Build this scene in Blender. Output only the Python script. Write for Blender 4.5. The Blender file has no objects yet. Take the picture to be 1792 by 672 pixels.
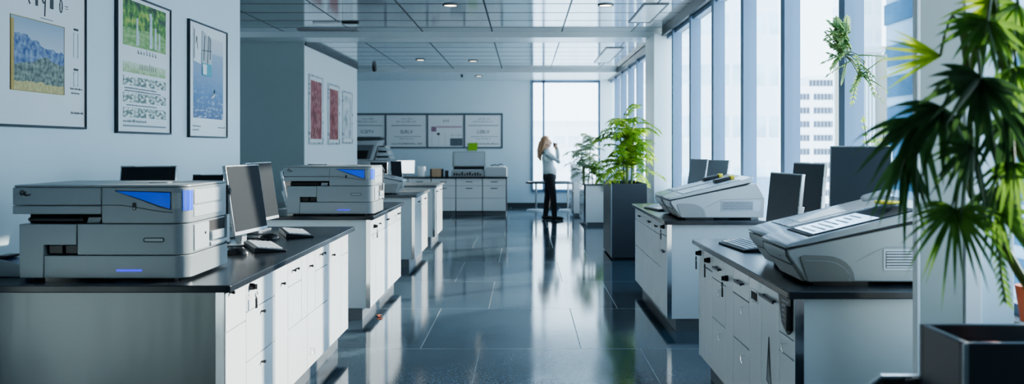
import bpy, bmesh, math, random
from mathutils import Vector, Matrix
PI = math.pi
rnd = random.Random(11)
scn = bpy.context.scene
COL = scn.collection
F, CX, HY, EYE = 1500.0, 918.0, 256.0, 1.45      # focal length (px), vanishing point, eye height

def at(px, py, Y):
    return Vector(((px - CX) / F * Y, Y, EYE - (py - HY) / F * Y))

# ------------------------------------------------------------------ materials
def nodes_of(name):
    m = bpy.data.materials.new(name); m.use_nodes = True
    nt = m.node_tree; nt.nodes.clear()
    out = nt.nodes.new('ShaderNodeOutputMaterial')
    return m, nt, out
def N(nt, t, **k):
    n = nt.nodes.new(t)
    for a, v in k.items():
        if a.startswith('i_'):
            n.inputs[a[2:].replace('_', ' ')].default_value = v
        else: setattr(n, a, v)
    return n
def L(nt, a, b): nt.links.new(a, b)
def rgba(c): return (c[0], c[1], c[2], 1.0)

def mat(name, col, rough=.5, metal=0., var=.06, scale=8., bump=0., bscale=60., stretch=(1,1,1), coat=0., emit=None, estr=0., spec=.5, rvar=.05):
    """principled surface with procedural tone, roughness and relief variation"""
    m, nt, out = nodes_of(name)
    p = N(nt, 'ShaderNodeBsdfPrincipled'); L(nt, p.outputs[0], out.inputs[0])
    tc = N(nt, 'ShaderNodeTexCoord'); mp = N(nt, 'ShaderNodeMapping'); mp.inputs['Scale'].default_value = stretch
    L(nt, tc.outputs['Object'], mp.inputs[0])
    nz = N(nt, 'ShaderNodeTexNoise'); nz.inputs['Scale'].default_value = scale; nz.inputs['Detail'].default_value = 4
    L(nt, mp.outputs[0], nz.inputs['Vector'])
    mx = N(nt, 'ShaderNodeMix', data_type='RGBA')
    mx.inputs[6].default_value = rgba([max(0, c * (1 - var)) for c in col]); mx.inputs[7].default_value = rgba([min(1, c * (1 + var)) for c in col])
    L(nt, nz.outputs[0], mx.inputs[0]); L(nt, mx.outputs[2], p.inputs['Base Color'])
    mr = N(nt, 'ShaderNodeMapRange'); mr.inputs[3].default_value = max(0, rough - rvar); mr.inputs[4].default_value = min(1, rough + rvar)
    L(nt, nz.outputs[0], mr.inputs[0]); L(nt, mr.outputs[0], p.inputs['Roughness'])
    p.inputs['Metallic'].default_value = metal; p.inputs['Specular IOR Level'].default_value = spec
    p.inputs['Coat Weight'].default_value = coat; p.inputs['Coat Roughness'].default_value = .08
    if emit: p.inputs['Emission Color'].default_value = rgba(emit); p.inputs['Emission Strength'].default_value = estr
    if bump:
        n2 = N(nt, 'ShaderNodeTexNoise'); n2.inputs['Scale'].default_value = bscale; L(nt, mp.outputs[0], n2.inputs['Vector'])
        b = N(nt, 'ShaderNodeBump'); b.inputs['Strength'].default_value = bump; b.inputs['Distance'].default_value = .02
        L(nt, n2.outputs[0], b.inputs['Height']); L(nt, b.outputs[0], p.inputs['Normal'])
    return m

def ramp(nt, fac, stops, interp='LINEAR'):
    r = N(nt, 'ShaderNodeValToRGB'); cr = r.color_ramp; cr.interpolation = interp
    while len(cr.elements) < len(stops): cr.elements.new(.5)
    for e, (pos, c) in zip(cr.elements, stops): e.position = pos; e.color = rgba(c)
    if fac is not None: L(nt, fac, r.inputs[0])
    return r

def math_n(nt, op, a, b=None, c=None):
    n = N(nt, 'ShaderNodeMath', operation=op)
    for i, v in enumerate((a, b, c)):
        if v is None: continue
        if isinstance(v, (int, float)): n.inputs[i].default_value = v
        else: L(nt, v, n.inputs[i])
    return n.outputs[0]

def floor_material():
    m, nt, out = nodes_of('polished_granite')
    p = N(nt, 'ShaderNodeBsdfPrincipled'); L(nt, p.outputs[0], out.inputs[0])
    tc = N(nt, 'ShaderNodeTexCoord')
    mp = N(nt, 'ShaderNodeMapping'); mp.inputs['Location'].default_value = (.32, -.06 + .0, 0); L(nt, tc.outputs['Object'], mp.inputs[0])
    br = N(nt, 'ShaderNodeTexBrick', offset=.37, offset_frequency=2, squash=1.0)
    br.inputs['Scale'].default_value = 1; br.inputs['Brick Width'].default_value = 1.15; br.inputs['Row Height'].default_value = 1.52
    br.inputs['Mortar Size'].default_value = .004; br.inputs['Mortar Smooth'].default_value = .2
    br.inputs['Color1'].default_value = (.036, .058, .078, 1); br.inputs['Color2'].default_value = (.026, .044, .062, 1); br.inputs['Mortar'].default_value = (.15, .18, .2, 1)
    L(nt, mp.outputs[0], br.inputs['Vector'])
    n1 = N(nt, 'ShaderNodeTexNoise'); n1.inputs['Scale'].default_value = 70; n1.inputs['Detail'].default_value = 5; L(nt, tc.outputs['Object'], n1.inputs['Vector'])
    r1 = ramp(nt, n1.outputs[0], [(.38, (.2, .2, .2)), (.62, (2.5, 2.5, 2.5))])
    n2 = N(nt, 'ShaderNodeTexNoise'); n2.inputs['Scale'].default_value = 1.3; n2.inputs['Detail'].default_value = 6; L(nt, tc.outputs['Object'], n2.inputs['Vector'])
    r2 = ramp(nt, n2.outputs[0], [(.3, (.6, .65, .7)), (.7, (1.35, 1.3, 1.25))])
    m1 = N(nt, 'ShaderNodeMix', data_type='RGBA', blend_type='MULTIPLY'); m1.inputs[0].default_value = 1
    L(nt, br.outputs['Color'], m1.inputs[6]); L(nt, r1.outputs[0], m1.inputs[7])
    m2 = N(nt, 'ShaderNodeMix', data_type='RGBA', blend_type='MULTIPLY'); m2.inputs[0].default_value = 1
    L(nt, m1.outputs[2], m2.inputs[6]); L(nt, r2.outputs[0], m2.inputs[7]); L(nt, m2.outputs[2], p.inputs['Base Color'])
    mr = N(nt, 'ShaderNodeMapRange'); mr.inputs[3].default_value = .03; mr.inputs[4].default_value = .13; L(nt, n2.outputs[0], mr.inputs[0])
    rr = math_n(nt, 'MULTIPLY_ADD', br.outputs['Fac'], .35, mr.outputs[0]); L(nt, rr, p.inputs['Roughness'])
    p.inputs['IOR'].default_value = 1.62
    bp = N(nt, 'ShaderNodeBump'); bp.inputs['Strength'].default_value = .05; bp.inputs['Distance'].default_value = .004
    h = math_n(nt, 'SUBTRACT', n1.outputs[0], math_n(nt, 'MULTIPLY', br.outputs['Fac'], 2.))
    L(nt, h, bp.inputs['Height']); L(nt, bp.outputs[0], p.inputs['Normal'])
    return m

def ceiling_material():
    m, nt, out = nodes_of('metal_ceiling_panel')
    p = N(nt, 'ShaderNodeBsdfPrincipled'); L(nt, p.outputs[0], out.inputs[0])
    tc = N(nt, 'ShaderNodeTexCoord'); sp = N(nt, 'ShaderNodeSeparateXYZ'); L(nt, tc.outputs['Object'], sp.inputs[0])
    def seam(o, size, off, w):
        f = math_n(nt, 'FRACT', math_n(nt, 'DIVIDE', math_n(nt, 'ADD', o, off + 100 * size), size))
        return math_n(nt, 'LESS_THAN', f, w / size)
    s = math_n(nt, 'MAXIMUM', seam(sp.outputs[0], 1.03, .49, .022), seam(sp.outputs[1], .68, .0, .05))
    nz = N(nt, 'ShaderNodeTexNoise'); nz.inputs['Scale'].default_value = 1.2; L(nt, tc.outputs['Object'], nz.inputs['Vector'])
    c = ramp(nt, nz.outputs[0], [(.3, (.50, .56, .60)), (.7, (.60, .66, .69))])
    mx = N(nt, 'ShaderNodeMix', data_type='RGBA'); L(nt, s, mx.inputs[0]); L(nt, c.outputs[0], mx.inputs[6]); mx.inputs[7].default_value = (.03, .045, .055, 1)
    L(nt, mx.outputs[2], p.inputs['Base Color'])
    L(nt, math_n(nt, 'SUBTRACT', .55, math_n(nt, 'MULTIPLY', s, .5)), p.inputs['Metallic'])
    L(nt, math_n(nt, 'MULTIPLY_ADD', s, .4, .09), p.inputs['Roughness'])
    return m

def glass_material():
    m, nt, out = nodes_of('window_glass')
    t = N(nt, 'ShaderNodeBsdfTransparent'); t.inputs[0].default_value = (.96, .985, 1, 1)
    g = N(nt, 'ShaderNodeBsdfGlossy'); g.inputs['Roughness'].default_value = .0
    tc = N(nt, 'ShaderNodeTexCoord'); nz = N(nt, 'ShaderNodeTexNoise'); nz.inputs['Scale'].default_value = .6; L(nt, tc.outputs['Object'], nz.inputs['Vector'])
    cr = ramp(nt, nz.outputs[0], [(.3, (.85, .93, 1)), (.7, (.95, .98, 1))]); L(nt, cr.outputs[0], g.inputs[0])
    lw = N(nt, 'ShaderNodeLayerWeight'); lw.inputs[0].default_value = .5
    fr = math_n(nt, 'MULTIPLY_ADD', math_n(nt, 'POWER', lw.outputs['Facing'], 6.), .22, .025)
    mx = N(nt, 'ShaderNodeMixShader'); L(nt, fr, mx.inputs[0]); L(nt, t.outputs[0], mx.inputs[1]); L(nt, g.outputs[0], mx.inputs[2])
    L(nt, mx.outputs[0], out.inputs[0]); return m

def leaf_material(name, a, b, trans=.45):
    m, nt, out = nodes_of(name)
    tc = N(nt, 'ShaderNodeTexCoord'); nz = N(nt, 'ShaderNodeTexNoise'); nz.inputs['Scale'].default_value = 9; L(nt, tc.outputs['Object'], nz.inputs['Vector'])
    cr = ramp(nt, nz.outputs[0], [(.35, a), (.65, b)])
    p = N(nt, 'ShaderNodeBsdfPrincipled'); p.inputs['Roughness'].default_value = .38; L(nt, cr.outputs[0], p.inputs['Base Color'])
    t = N(nt, 'ShaderNodeBsdfTranslucent'); hs = N(nt, 'ShaderNodeHueSaturation'); hs.inputs['Value'].default_value = 1.7; hs.inputs['Hue'].default_value = .485
    L(nt, cr.outputs[0], hs.inputs['Color']); L(nt, hs.outputs[0], t.inputs[0])
    mx = N(nt, 'ShaderNodeMixShader'); mx.inputs[0].default_value = trans
    L(nt, p.outputs[0], mx.inputs[1]); L(nt, t.outputs[0], mx.inputs[2]); L(nt, mx.outputs[0], out.inputs[0]); return m

def picture_material(name, kind, w, h):
    """flat printed pictures; Object coords: x across, z up, picture spans 0..w, 0..h"""
    m, nt, out = nodes_of(name)
    p = N(nt, 'ShaderNodeBsdfPrincipled'); L(nt, p.outputs[0], out.inputs[0]); p.inputs['Roughness'].default_value = .35
    tc = N(nt, 'ShaderNodeTexCoord'); sp = N(nt, 'ShaderNodeSeparateXYZ'); L(nt, tc.outputs['Object'], sp.inputs[0])
    u = math_n(nt, 'DIVIDE', sp.outputs[0], w); v = math_n(nt, 'DIVIDE', sp.outputs[2], h)
    def noise(s, d=5, st=(1, 1, 1)):
        mp = N(nt, 'ShaderNodeMapping'); mp.inputs['Scale'].default_value = st; L(nt, tc.outputs['Object'], mp.inputs[0])
        n = N(nt, 'ShaderNodeTexNoise'); n.inputs['Scale'].default_value = s; n.inputs['Detail'].default_value = d; L(nt, mp.outputs[0], n.inputs['Vector']); return n.outputs[0]
    def mix(f, a, b):
        x = N(nt, 'ShaderNodeMix', data_type='RGBA'); L(nt, f, x.inputs[0]); L(nt, a, x.inputs[6]); L(nt, b, x.inputs[7]); return x.outputs[2]
    if kind == 'mountains':
        sky = ramp(nt, v, [(.5, (.55, .62, .68)), (1, (.30, .42, .55))]).outputs[0]
        blue = ramp(nt, noise(30), [(.35, (.02, .07, .24)), (.65, (.28, .38, .54))]).outputs[0]
        grn = ramp(nt, noise(40, 6), [(.35, (.03, .06, .06)), (.65, (.30, .35, .28))]).outputs[0]
        yel = ramp(nt, noise(50), [(.3, (.40, .34, .12)), (.7, (.66, .58, .26))]).outputs[0]
        r1 = math_n(nt, 'MULTIPLY_ADD', noise(9), .28, math_n(nt, 'MULTIPLY_ADD', u, -.2, .64))
        r2 = math_n(nt, 'MULTIPLY_ADD', noise(7), .25, math_n(nt, 'MULTIPLY_ADD', math_n(nt, 'ABSOLUTE', math_n(nt, 'SUBTRACT', u, .65)), -.35, .40))
        r3 = math_n(nt, 'MULTIPLY_ADD', noise(12), .12, .06)
        c = mix(math_n(nt, 'LESS_THAN', v, r1), sky, blue); c = mix(math_n(nt, 'LESS_THAN', v, r2), c, grn); c = mix(math_n(nt, 'LESS_THAN', v, r3), c, yel)
    elif kind == 'meadow':
        a = ramp(nt, noise(16, 6), [(.38, (.006, .03, .004)), (.5, (.06, .22, .01)), (.64, (.38, .50, .08))]).outputs[0]
        b = ramp(nt, noise(40, 6, (.4, 1, 1)), [(.35, (.10, .28, .05)), (.65, (.36, .52, .2))]).outputs[0]
        c = mix(math_n(nt, 'LESS_THAN', v, math_n(nt, 'MULTIPLY_ADD', noise(6), .4, .18)), a, b)
    elif kind == 'grass':
        g = ramp(nt, noise(35, 6), [(.35, (.18, .36, .10)), (.65, (.62, .72, .50))]).outputs[0]
        wv = ramp(nt, v, [(.0, (.25, .42, .12)), (1, (.80, .85, .80))]).outputs[0]; c = mix(noise(9), g, wv)
    elif kind == 'strip':
        c = ramp(nt, noise(34, 6, (.7, 1, 1.4)), [(.40, (.08, .13, .12)), (.5, (.36, .44, .40)), (.62, (.86, .88, .87))]).outputs[0]
    elif kind == 'sea':
        g = ramp(nt, v, [(0, (.012, .06, .22)), (.3, (.05, .17, .38)), (.55, (.20, .31, .48)), (.80, (.30, .40, .53)), (.82, (.52, .58, .65)), (1, (.62, .66, .71))]).outputs[0]
        wv = ramp(nt, noise(26, 6, (.5, 1, 1.6)), [(.5, (0, 0, 0)), (.68, (1, 1, 1))]).outputs[0]
        f = math_n(nt, 'MULTIPLY', wv, math_n(nt, 'MAXIMUM', math_n(nt, 'MULTIPLY_ADD', v, -1.5, .75), 0.))
        wc = N(nt, 'ShaderNodeRGB'); wc.outputs[0].default_value = (.62, .72, .82, 1); c = mix(f, g, wc.outputs[0])
    elif kind == 'red':
        c = ramp(nt, noise(5, 6, (1.6, 1, .8)), [(.36, (.10, .002, .004)), (.47, (.26, .006, .01)), (.55, (.50, .24, .23)), (.59, (.22, .005, .008)), (.72, (.05, .002, .005))]).outputs[0]
    elif kind == 'pale':
        c = ramp(nt, noise(6, 6, (1.5, 1, .7)), [(.38, (.20, .28, .33)), (.5, (.55, .62, .66)), (.6, (.74, .78, .80))]).outputs[0]
    L(nt, c, p.inputs['Base Color']); return m

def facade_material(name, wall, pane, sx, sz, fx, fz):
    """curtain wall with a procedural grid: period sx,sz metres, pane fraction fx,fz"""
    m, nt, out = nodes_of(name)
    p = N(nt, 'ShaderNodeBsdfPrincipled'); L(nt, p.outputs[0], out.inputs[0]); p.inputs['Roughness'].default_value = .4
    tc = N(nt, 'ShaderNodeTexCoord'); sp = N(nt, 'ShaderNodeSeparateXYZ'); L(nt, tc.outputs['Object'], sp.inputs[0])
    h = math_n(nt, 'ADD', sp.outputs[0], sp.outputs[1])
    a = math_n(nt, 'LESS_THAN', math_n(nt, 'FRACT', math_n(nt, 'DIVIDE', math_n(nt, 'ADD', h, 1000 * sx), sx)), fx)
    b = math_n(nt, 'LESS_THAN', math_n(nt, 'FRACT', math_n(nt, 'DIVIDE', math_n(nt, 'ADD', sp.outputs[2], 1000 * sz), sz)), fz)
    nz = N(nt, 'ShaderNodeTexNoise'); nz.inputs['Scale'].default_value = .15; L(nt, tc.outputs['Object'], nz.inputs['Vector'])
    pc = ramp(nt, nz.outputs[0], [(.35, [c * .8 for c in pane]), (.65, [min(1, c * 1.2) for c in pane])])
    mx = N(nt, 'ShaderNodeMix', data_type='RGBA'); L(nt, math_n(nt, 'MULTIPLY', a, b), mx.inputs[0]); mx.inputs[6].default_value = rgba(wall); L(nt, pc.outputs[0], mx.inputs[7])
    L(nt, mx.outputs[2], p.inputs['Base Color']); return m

M = {}
M['floor'] = floor_material(); M['ceiling'] = ceiling_material(); M['glass'] = glass_material()
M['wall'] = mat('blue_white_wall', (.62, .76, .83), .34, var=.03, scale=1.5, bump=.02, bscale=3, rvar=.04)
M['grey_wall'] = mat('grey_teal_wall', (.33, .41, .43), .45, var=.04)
M['rear_wall'] = mat('unseen_dark_wall', (.16, .20, .23), .5, var=.04)  # dark tone for unseen walls, keeps bounced light off the near faces
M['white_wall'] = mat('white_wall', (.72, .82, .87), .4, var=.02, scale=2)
M['soffit'] = mat('satin_soffit', (.62, .70, .74), .25, metal=.25, var=.03)
M['mullion'] = mat('blue_grey_aluminium', (.19, .28, .40), .5, var=.05, scale=3, spec=.3)
M['dark_trim'] = mat('dark_header_trim', (.06, .07, .08), .4, var=.1)
M['sill'] = mat('sill_grey', (.42, .48, .52), .35, var=.04)
M['partition_grey'] = mat('partition_grey', (.36, .40, .38), .5, var=.04)
M['partition_white'] = mat('partition_white', (.74, .79, .82), .4, var=.03)
M['cab'] = mat('white_cabinet_lacquer', (.68, .725, .75), .22, var=.02, scale=2.5, bump=.015, bscale=5, coat=.3)
M['cab_body'] = mat('cabinet_carcass', (.045, .05, .055), .5, var=.1)
M['panel'] = mat('white_end_panel', (.54, .61, .65), .33, var=.03, scale=2)
M['steel'] = mat('brushed_steel', (.15, .165, .17), .32, metal=.8, var=.08, scale=3, bump=.12, bscale=4, stretch=(2.2, 2.2, .35))
M['chrome'] = mat('chrome', (.80, .82, .84), .12, metal=1., var=.03)
M['worktop'] = mat('black_worktop', (.020, .026, .034), .24, var=.08, scale=6, spec=.5, rvar=.03)
M['worktop_grey'] = mat('dark_grey_worktop', (.10, .115, .125), .3, var=.12, scale=40)
M['plinth'] = mat('grey_plinth', (.15, .17, .19), .35, metal=.3, var=.1)
M['black'] = mat('black_plastic', (.012, .013, .016), .35, var=.2)
M['dark'] = mat('dark_recess', (.006, .007, .008), .7, var=.2)
M['knob'] = mat('dark_knob', (.05, .05, .055), .3, metal=.8, var=.1)
M['printer'] = mat('printer_grey', (.27, .305, .325), .36, var=.03, scale=5, bump=.01, bscale=300, metal=.15)
M['printer_light'] = mat('printer_side_grey', (.38, .425, .455), .36, var=.03, scale=5)
M['blue'] = mat('blue_plastic_window', (.02, .10, .75), .18, var=.25, scale=6, coat=.5, emit=(.02, .10, .8), estr=.25)
M['led'] = mat('blue_led', (.02, .02, .5), .3, emit=(.03, .03, .9), estr=1.2)
M['white_plastic'] = mat('white_plastic', (.44, .48, .505), .3, var=.03, scale=5, coat=.1)
M['grey_plastic'] = mat('grey_plastic', (.36, .39, .40), .35, var=.04, scale=6)
M['scanner_shaded'] = mat('scanner_shaded_white', (.29, .325, .34), .33, var=.04, scale=5)  # darker copy of the white plastic, backlit shade put into the colour
M['lid_shaded'] = mat('scanner_shaded_lid', (.27, .31, .345), .26, var=.04, coat=.25)  # pale lid again, with backlit shade put into its colour
M['fender_shaded'] = mat('fender_shaded_grey', (.15, .165, .165), .4, var=.06)  # grey fender plastic, darkened further for the backlit scanners
M['fender'] = mat('fender_grey', (.30, .32, .33), .35, var=.05)
M['lid'] = mat('pale_lid_plastic', (.46, .51, .55), .24, var=.03, coat=.3)
M['slat'] = mat('vent_slat_grey', (.40, .46, .52), .3, metal=.2, var=.04)
M['silver'] = mat('silver_bezel', (.55, .59, .62), .28, metal=.6, var=.04)
M['screen'] = mat('dark_screen', (.022, .027, .032), .5, var=.2, scale=2, spec=.06)
M['screen_grey'] = mat('grey_screen', (.06, .075, .09), .4, var=.12, scale=2, spec=.2)
M['screen_soft'] = mat('grey_blue_screen', (.20, .25, .30), .4, var=.1, scale=2)
M['screen_lit'] = mat('lit_white_screen', (.9, .95, 1), .3, emit=(.85, .95, 1), estr=1.6)
M['display_lit'] = mat('lit_blue_display', (.5, .7, .9), .2, emit=(.45, .70, 1), estr=1.6, var=.3, scale=30)
M['key'] = mat('grey_keycaps', (.62, .68, .74), .35, var=.05)
M['planter'] = mat('charcoal_planter', (.035, .045, .058), .42, var=.1, scale=6)
M['planter_edge'] = mat('planter_edge_strip', (.30, .36, .42), .3, metal=.5, var=.05)
M['soil'] = mat('potting_soil', (.03, .022, .016), .95, var=.4, scale=50, bump=.6, bscale=80)
M['pebbles'] = mat('pale_pebbles', (.42, .45, .46), .8, var=.3, scale=60, bump=.6, bscale=70)
M['leaf_bright'] = leaf_material('bright_palm_leaf', (.09, .22, .02), (.30, .46, .06), .5)
M['leaf_dark'] = leaf_material('dark_fan_leaf', (.022, .065, .022), (.06, .14, .045), .4)
M['leaf_mid'] = leaf_material('mid_fan_leaf', (.04, .12, .02), (.13, .27, .05), .5)
M['leaf_lime'] = leaf_material('lime_fan_leaf', (.14, .30, .02), (.34, .46, .04), .5)
M['leaf_pale'] = leaf_material('pale_grey_leaf', (.16, .22, .16), (.30, .38, .26), .4)
M['leaf_fern'] = leaf_material('fern_leaf', (.05, .13, .05), (.20, .32, .10), .45)
M['leaf_spray'] = leaf_material('pale_spray_leaf', (.12, .24, .10), (.34, .46, .22), .5)
M['stem'] = mat('green_stem', (.10, .16, .04), .5, var=.3, scale=30)
M['bark'] = mat('brown_stem', (.07, .05, .03), .7, var=.3, scale=30)
M['orange'] = mat('orange_clay', (.55, .12, .05), .6, var=.15)
M['tan'] = mat('tan_card', (.50, .34, .22), .7, var=.1)
M['frame'] = mat('poster_frame_black', (.035, .045, .055), .35, metal=.4, var=.1)
M['frame_grey'] = mat('panel_frame_grey', (.14, .18, .21), .4, metal=.4, var=.08)
M['paper'] = mat('poster_paper', (.74, .79, .82), .3, var=.02, scale=2)
M['ink'] = mat('dark_ink', (.05, .065, .075), .6, var=.15)
M['ink_grey'] = mat('grey_ink', (.28, .33, .36), .6, var=.1)
M['ink_pink'] = mat('pink_ink', (.52, .40, .47), .6, var=.1)
M['ink_purple'] = mat('purple_ink', (.28, .17, .26), .6, var=.1)
M['teal'] = mat('teal_ink', (.12, .42, .52), .6, var=.1)
M['gold'] = mat('ochre_ink', (.48, .36, .12), .6, var=.2, scale=40)
M['green_note'] = mat('green_note', (.22, .46, .02), .6, var=.06)
M['yellow'] = mat('yellow_plastic', (.80, .66, .05), .4, var=.08)
M['red'] = mat('magenta_mark', (.65, .03, .18), .4, var=.08)
M['lamp'] = mat('downlight_lens', (1, .93, .8), .3, emit=(1, .88, .68), estr=5)
M['skin'] = mat('skin', (.56, .35, .26), .5, var=.06, scale=12)
M['hair'] = mat('blond_hair', (.42, .25, .15), .5, var=.25, scale=14, stretch=(3, 3, .6), bump=.3, bscale=40)
M['shirt'] = mat('pale_shirt', (.62, .72, .76), .7, var=.06, scale=12, bump=.25, bscale=14)
M['trousers'] = mat('black_trousers', (.014, .015, .019), .75, var=.2, bump=.2, bscale=16)
M['shoe'] = mat('black_shoe', (.01, .01, .012), .4, var=.2)
M['chair_fabric'] = mat('charcoal_chair_shell', (.05, .06, .07), .55, var=.15, scale=60)
M['facade_white'] = mat('white_tower_wall', (.86, .87, .88), .6, var=.03, scale=.1)
M['facade_pane'] = mat('grey_tower_window', (.12, .14, .18), .8, var=.2, scale=.3, spec=.05)
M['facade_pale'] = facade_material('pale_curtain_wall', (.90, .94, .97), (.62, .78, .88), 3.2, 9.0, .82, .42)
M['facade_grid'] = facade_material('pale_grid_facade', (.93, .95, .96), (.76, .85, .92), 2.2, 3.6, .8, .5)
M['glass_blue'] = mat('blue_glass_band', (.06, .135, .22), .8, metal=.0, spec=.05, var=.25, scale=.4)
M['spandrel'] = mat('pale_spandrel', (.30, .42, .52), .8, var=.05, scale=.2, spec=.05)
M['fin'] = mat('cream_fin', (.36, .35, .31), .8, var=.05, scale=.5, spec=.05)

# ------------------------------------------------------------------ mesh helpers
def B(): return bmesh.new()
def quadbox(bm, c):
    v = [bm.verts.new(p) for p in c]
    for f in ((0, 3, 2, 1), (4, 5, 6, 7), (0, 1, 5, 4), (1, 2, 6, 5), (2, 3, 7, 6), (3, 0, 4, 7)): bm.faces.new([v[i] for i in f])
def box(bm, x0, x1, y0, y1, z0, z1):
    quadbox(bm, [(x0, y0, z0), (x1, y0, z0), (x1, y1, z0), (x0, y1, z0), (x0, y0, z1), (x1, y0, z1), (x1, y1, z1), (x0, y1, z1)]); return bm
def prism(bm, pts, plane, a, b):
    def P(p, t): return {'xz': (p[0], t, p[1]), 'xy': (p[0], p[1], t), 'yz': (t, p[0], p[1])}[plane]
    A = [bm.verts.new(P(p, a)) for p in pts]; C = [bm.verts.new(P(p, b)) for p in pts]
    bm.faces.new(A); bm.faces.new(C[::-1]); n = len(pts)
    for i in range(n): bm.faces.new((A[i], C[i], C[(i + 1) % n], A[(i + 1) % n]))
    return bm
def frame_axes(d):
    d = d.normalized(); up = Vector((0, 0, 1)) if abs(d.z) < .95 else Vector((1, 0, 0))
    u = d.cross(up).normalized(); return u, u.cross(d).normalized()
def tube(bm, pts, r, n=8, r1=None, closed=False):
    pts = [Vector(p) for p in pts]; k = len(pts); rings = []
    for i, p in enumerate(pts):
        d = (pts[(i + 1) % k] - pts[i - 1]) if closed else (pts[min(i + 1, k - 1)] - pts[max(i - 1, 0)])
        u, v = frame_axes(d); t = i / max(1, k - 1)
        rr = r[i] if isinstance(r, (list, tuple)) else (r if r1 is None else r + (r1 - r) * t)
        rings.append([bm.verts.new(p + (u * math.cos(2 * PI * j / n) + v * math.sin(2 * PI * j / n)) * rr) for j in range(n)])
    for i in range(k if closed else k - 1):
        a, b = rings[i], rings[(i + 1) % k]
        for j in range(n): bm.faces.new((a[j], a[(j + 1) % n], b[(j + 1) % n], b[j]))
    if not closed: bm.faces.new(rings[0][::-1]); bm.faces.new(rings[-1])
    return bm
def cyl(bm, p0, p1, r0, r1=None, n=20): return tube(bm, [p0, p1], [r0, r0 if r1 is None else r1], n)
def ball(bm, c, r, seg=16, rings=10, rot=None):
    r = (r, r, r) if isinstance(r, (int, float)) else r
    mtx = Matrix.Translation(c) @ (rot.to_4x4() if rot else Matrix()) @ Matrix.Diagonal((*r, 1))
    bmesh.ops.create_uvsphere(bm, u_segments=seg, v_segments=rings, radius=1, matrix=mtx); return bm
def rrect(x0, x1, y0, y1, r, n=6):
    """rounded rectangle; r = radii for corners (x0y0, x1y0, x1y1, x0y1)"""
    r = (r,) * 4 if isinstance(r, (int, float)) else r; out = []
    for (cx, cy, sx, sy, rr, a0) in ((x0, y0, 1, 1, r[0], PI), (x1, y0, -1, 1, r[1], 1.5 * PI), (x1, y1, -1, -1, r[2], 0), (x0, y1, 1, -1, r[3], .5 * PI)):
        if rr <= 0: out.append((cx, cy)); continue
        for i in range(n + 1):
            a = a0 + .5 * PI * i / n; out.append((cx + sx * rr + rr * math.cos(a), cy + sy * rr + rr * math.sin(a)))
    return out
def obj(name, bm, m, parent=None, bevel=0., smooth=True, loc=None, rz=0., seg=2, angle=35):
    bmesh.ops.recalc_face_normals(bm, faces=bm.faces)
    me = bpy.data.meshes.new(name); bm.to_mesh(me); bm.free()
    if m is not None: me.materials.append(m)
    if smooth and len(me.polygons):
        me.polygons.foreach_set('use_smooth', [True] * len(me.polygons)); me.set_sharp_from_angle(angle=math.radians(angle))
    o = bpy.data.objects.new(name, me); COL.objects.link(o)
    if bevel:
        md = o.modifiers.new('bevel', 'BEVEL'); md.width = bevel; md.segments = seg; md.limit_method = 'ANGLE'; md.angle_limit = math.radians(30)
    if parent is not None: o.parent = parent
    if loc is not None: o.location = loc
    o.rotation_euler[2] = rz
    return o
def tag(o, label, cat, group=None, kind=None):
    o['label'] = label; o['category'] = cat
    if group: o['group'] = group
    if kind: o['kind'] = kind
    return o
def thing(name, label, cat, loc=(0, 0, 0), rz=0., group=None):
    o = bpy.data.objects.new(name, None); COL.objects.link(o); o.empty_display_size = .1
    o.location = loc; o.rotation_euler = (0, 0, rz); return tag(o, label, cat, group)
def struct(name, bm, m, parent=None, bevel=0., **k):
    o = obj(name, bm, m, parent, bevel, **k)
    if parent is None: o['kind'] = 'structure'
    return o
def dup(root, loc, rz, label, group=None):
    kids = {}
    for o in bpy.data.objects:
        if o.parent: kids.setdefault(o.parent.name, []).append(o)
    def cp(o, par):
        c = o.copy(); COL.objects.link(c)
        if par is not None: c.parent = par
        for ch in kids.get(o.name, []): cp(ch, c)
        return c
    r = cp(root, None); r.location = loc; r.rotation_euler = (0, 0, rz); r['label'] = label
    if group: r['group'] = group
    return r
def text_bm(s, size, x, y, z, align='CENTER'):
    cu = bpy.data.curves.new('txt', 'FONT'); cu.body = s; cu.size = size; cu.align_x = align; cu.extrude = .0006; cu.resolution_u = 2
    o = bpy.data.objects.new('txt', cu); COL.objects.link(o)
    dg = bpy.context.evaluated_depsgraph_get(); me = bpy.data.meshes.new_from_object(o.evaluated_get(dg))
    bm = B(); bm.from_mesh(me); bpy.data.objects.remove(o); bpy.data.curves.remove(cu); bpy.data.meshes.remove(me)
    bm.transform(Matrix.Translation((x, y, z)) @ Matrix.Rotation(PI / 2, 4, 'X')); return bm
def scribble(bm, x0, x1, z, h, y=-.0012, gap=.35, rr=rnd):
    """a line of illegible small print: short uneven strokes grouped like words"""
    x = x0
    while x < x1 - h * .3:
        n = rr.randint(3, 8)
        for _ in range(n):
            if x > x1: break
            w = h * rr.uniform(.12, .22); hh = h * rr.choice((.6, .6, .7, 1.0))
            box(bm, x, x + w, y, y + .001, z, z + hh)
            if rr.random() < .6: box(bm, x, min(x1, x + h * .45), y, y + .001, z + hh * .45, z + hh * .62)
            x += h * .5
        x += h * gap
    return bm

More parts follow.
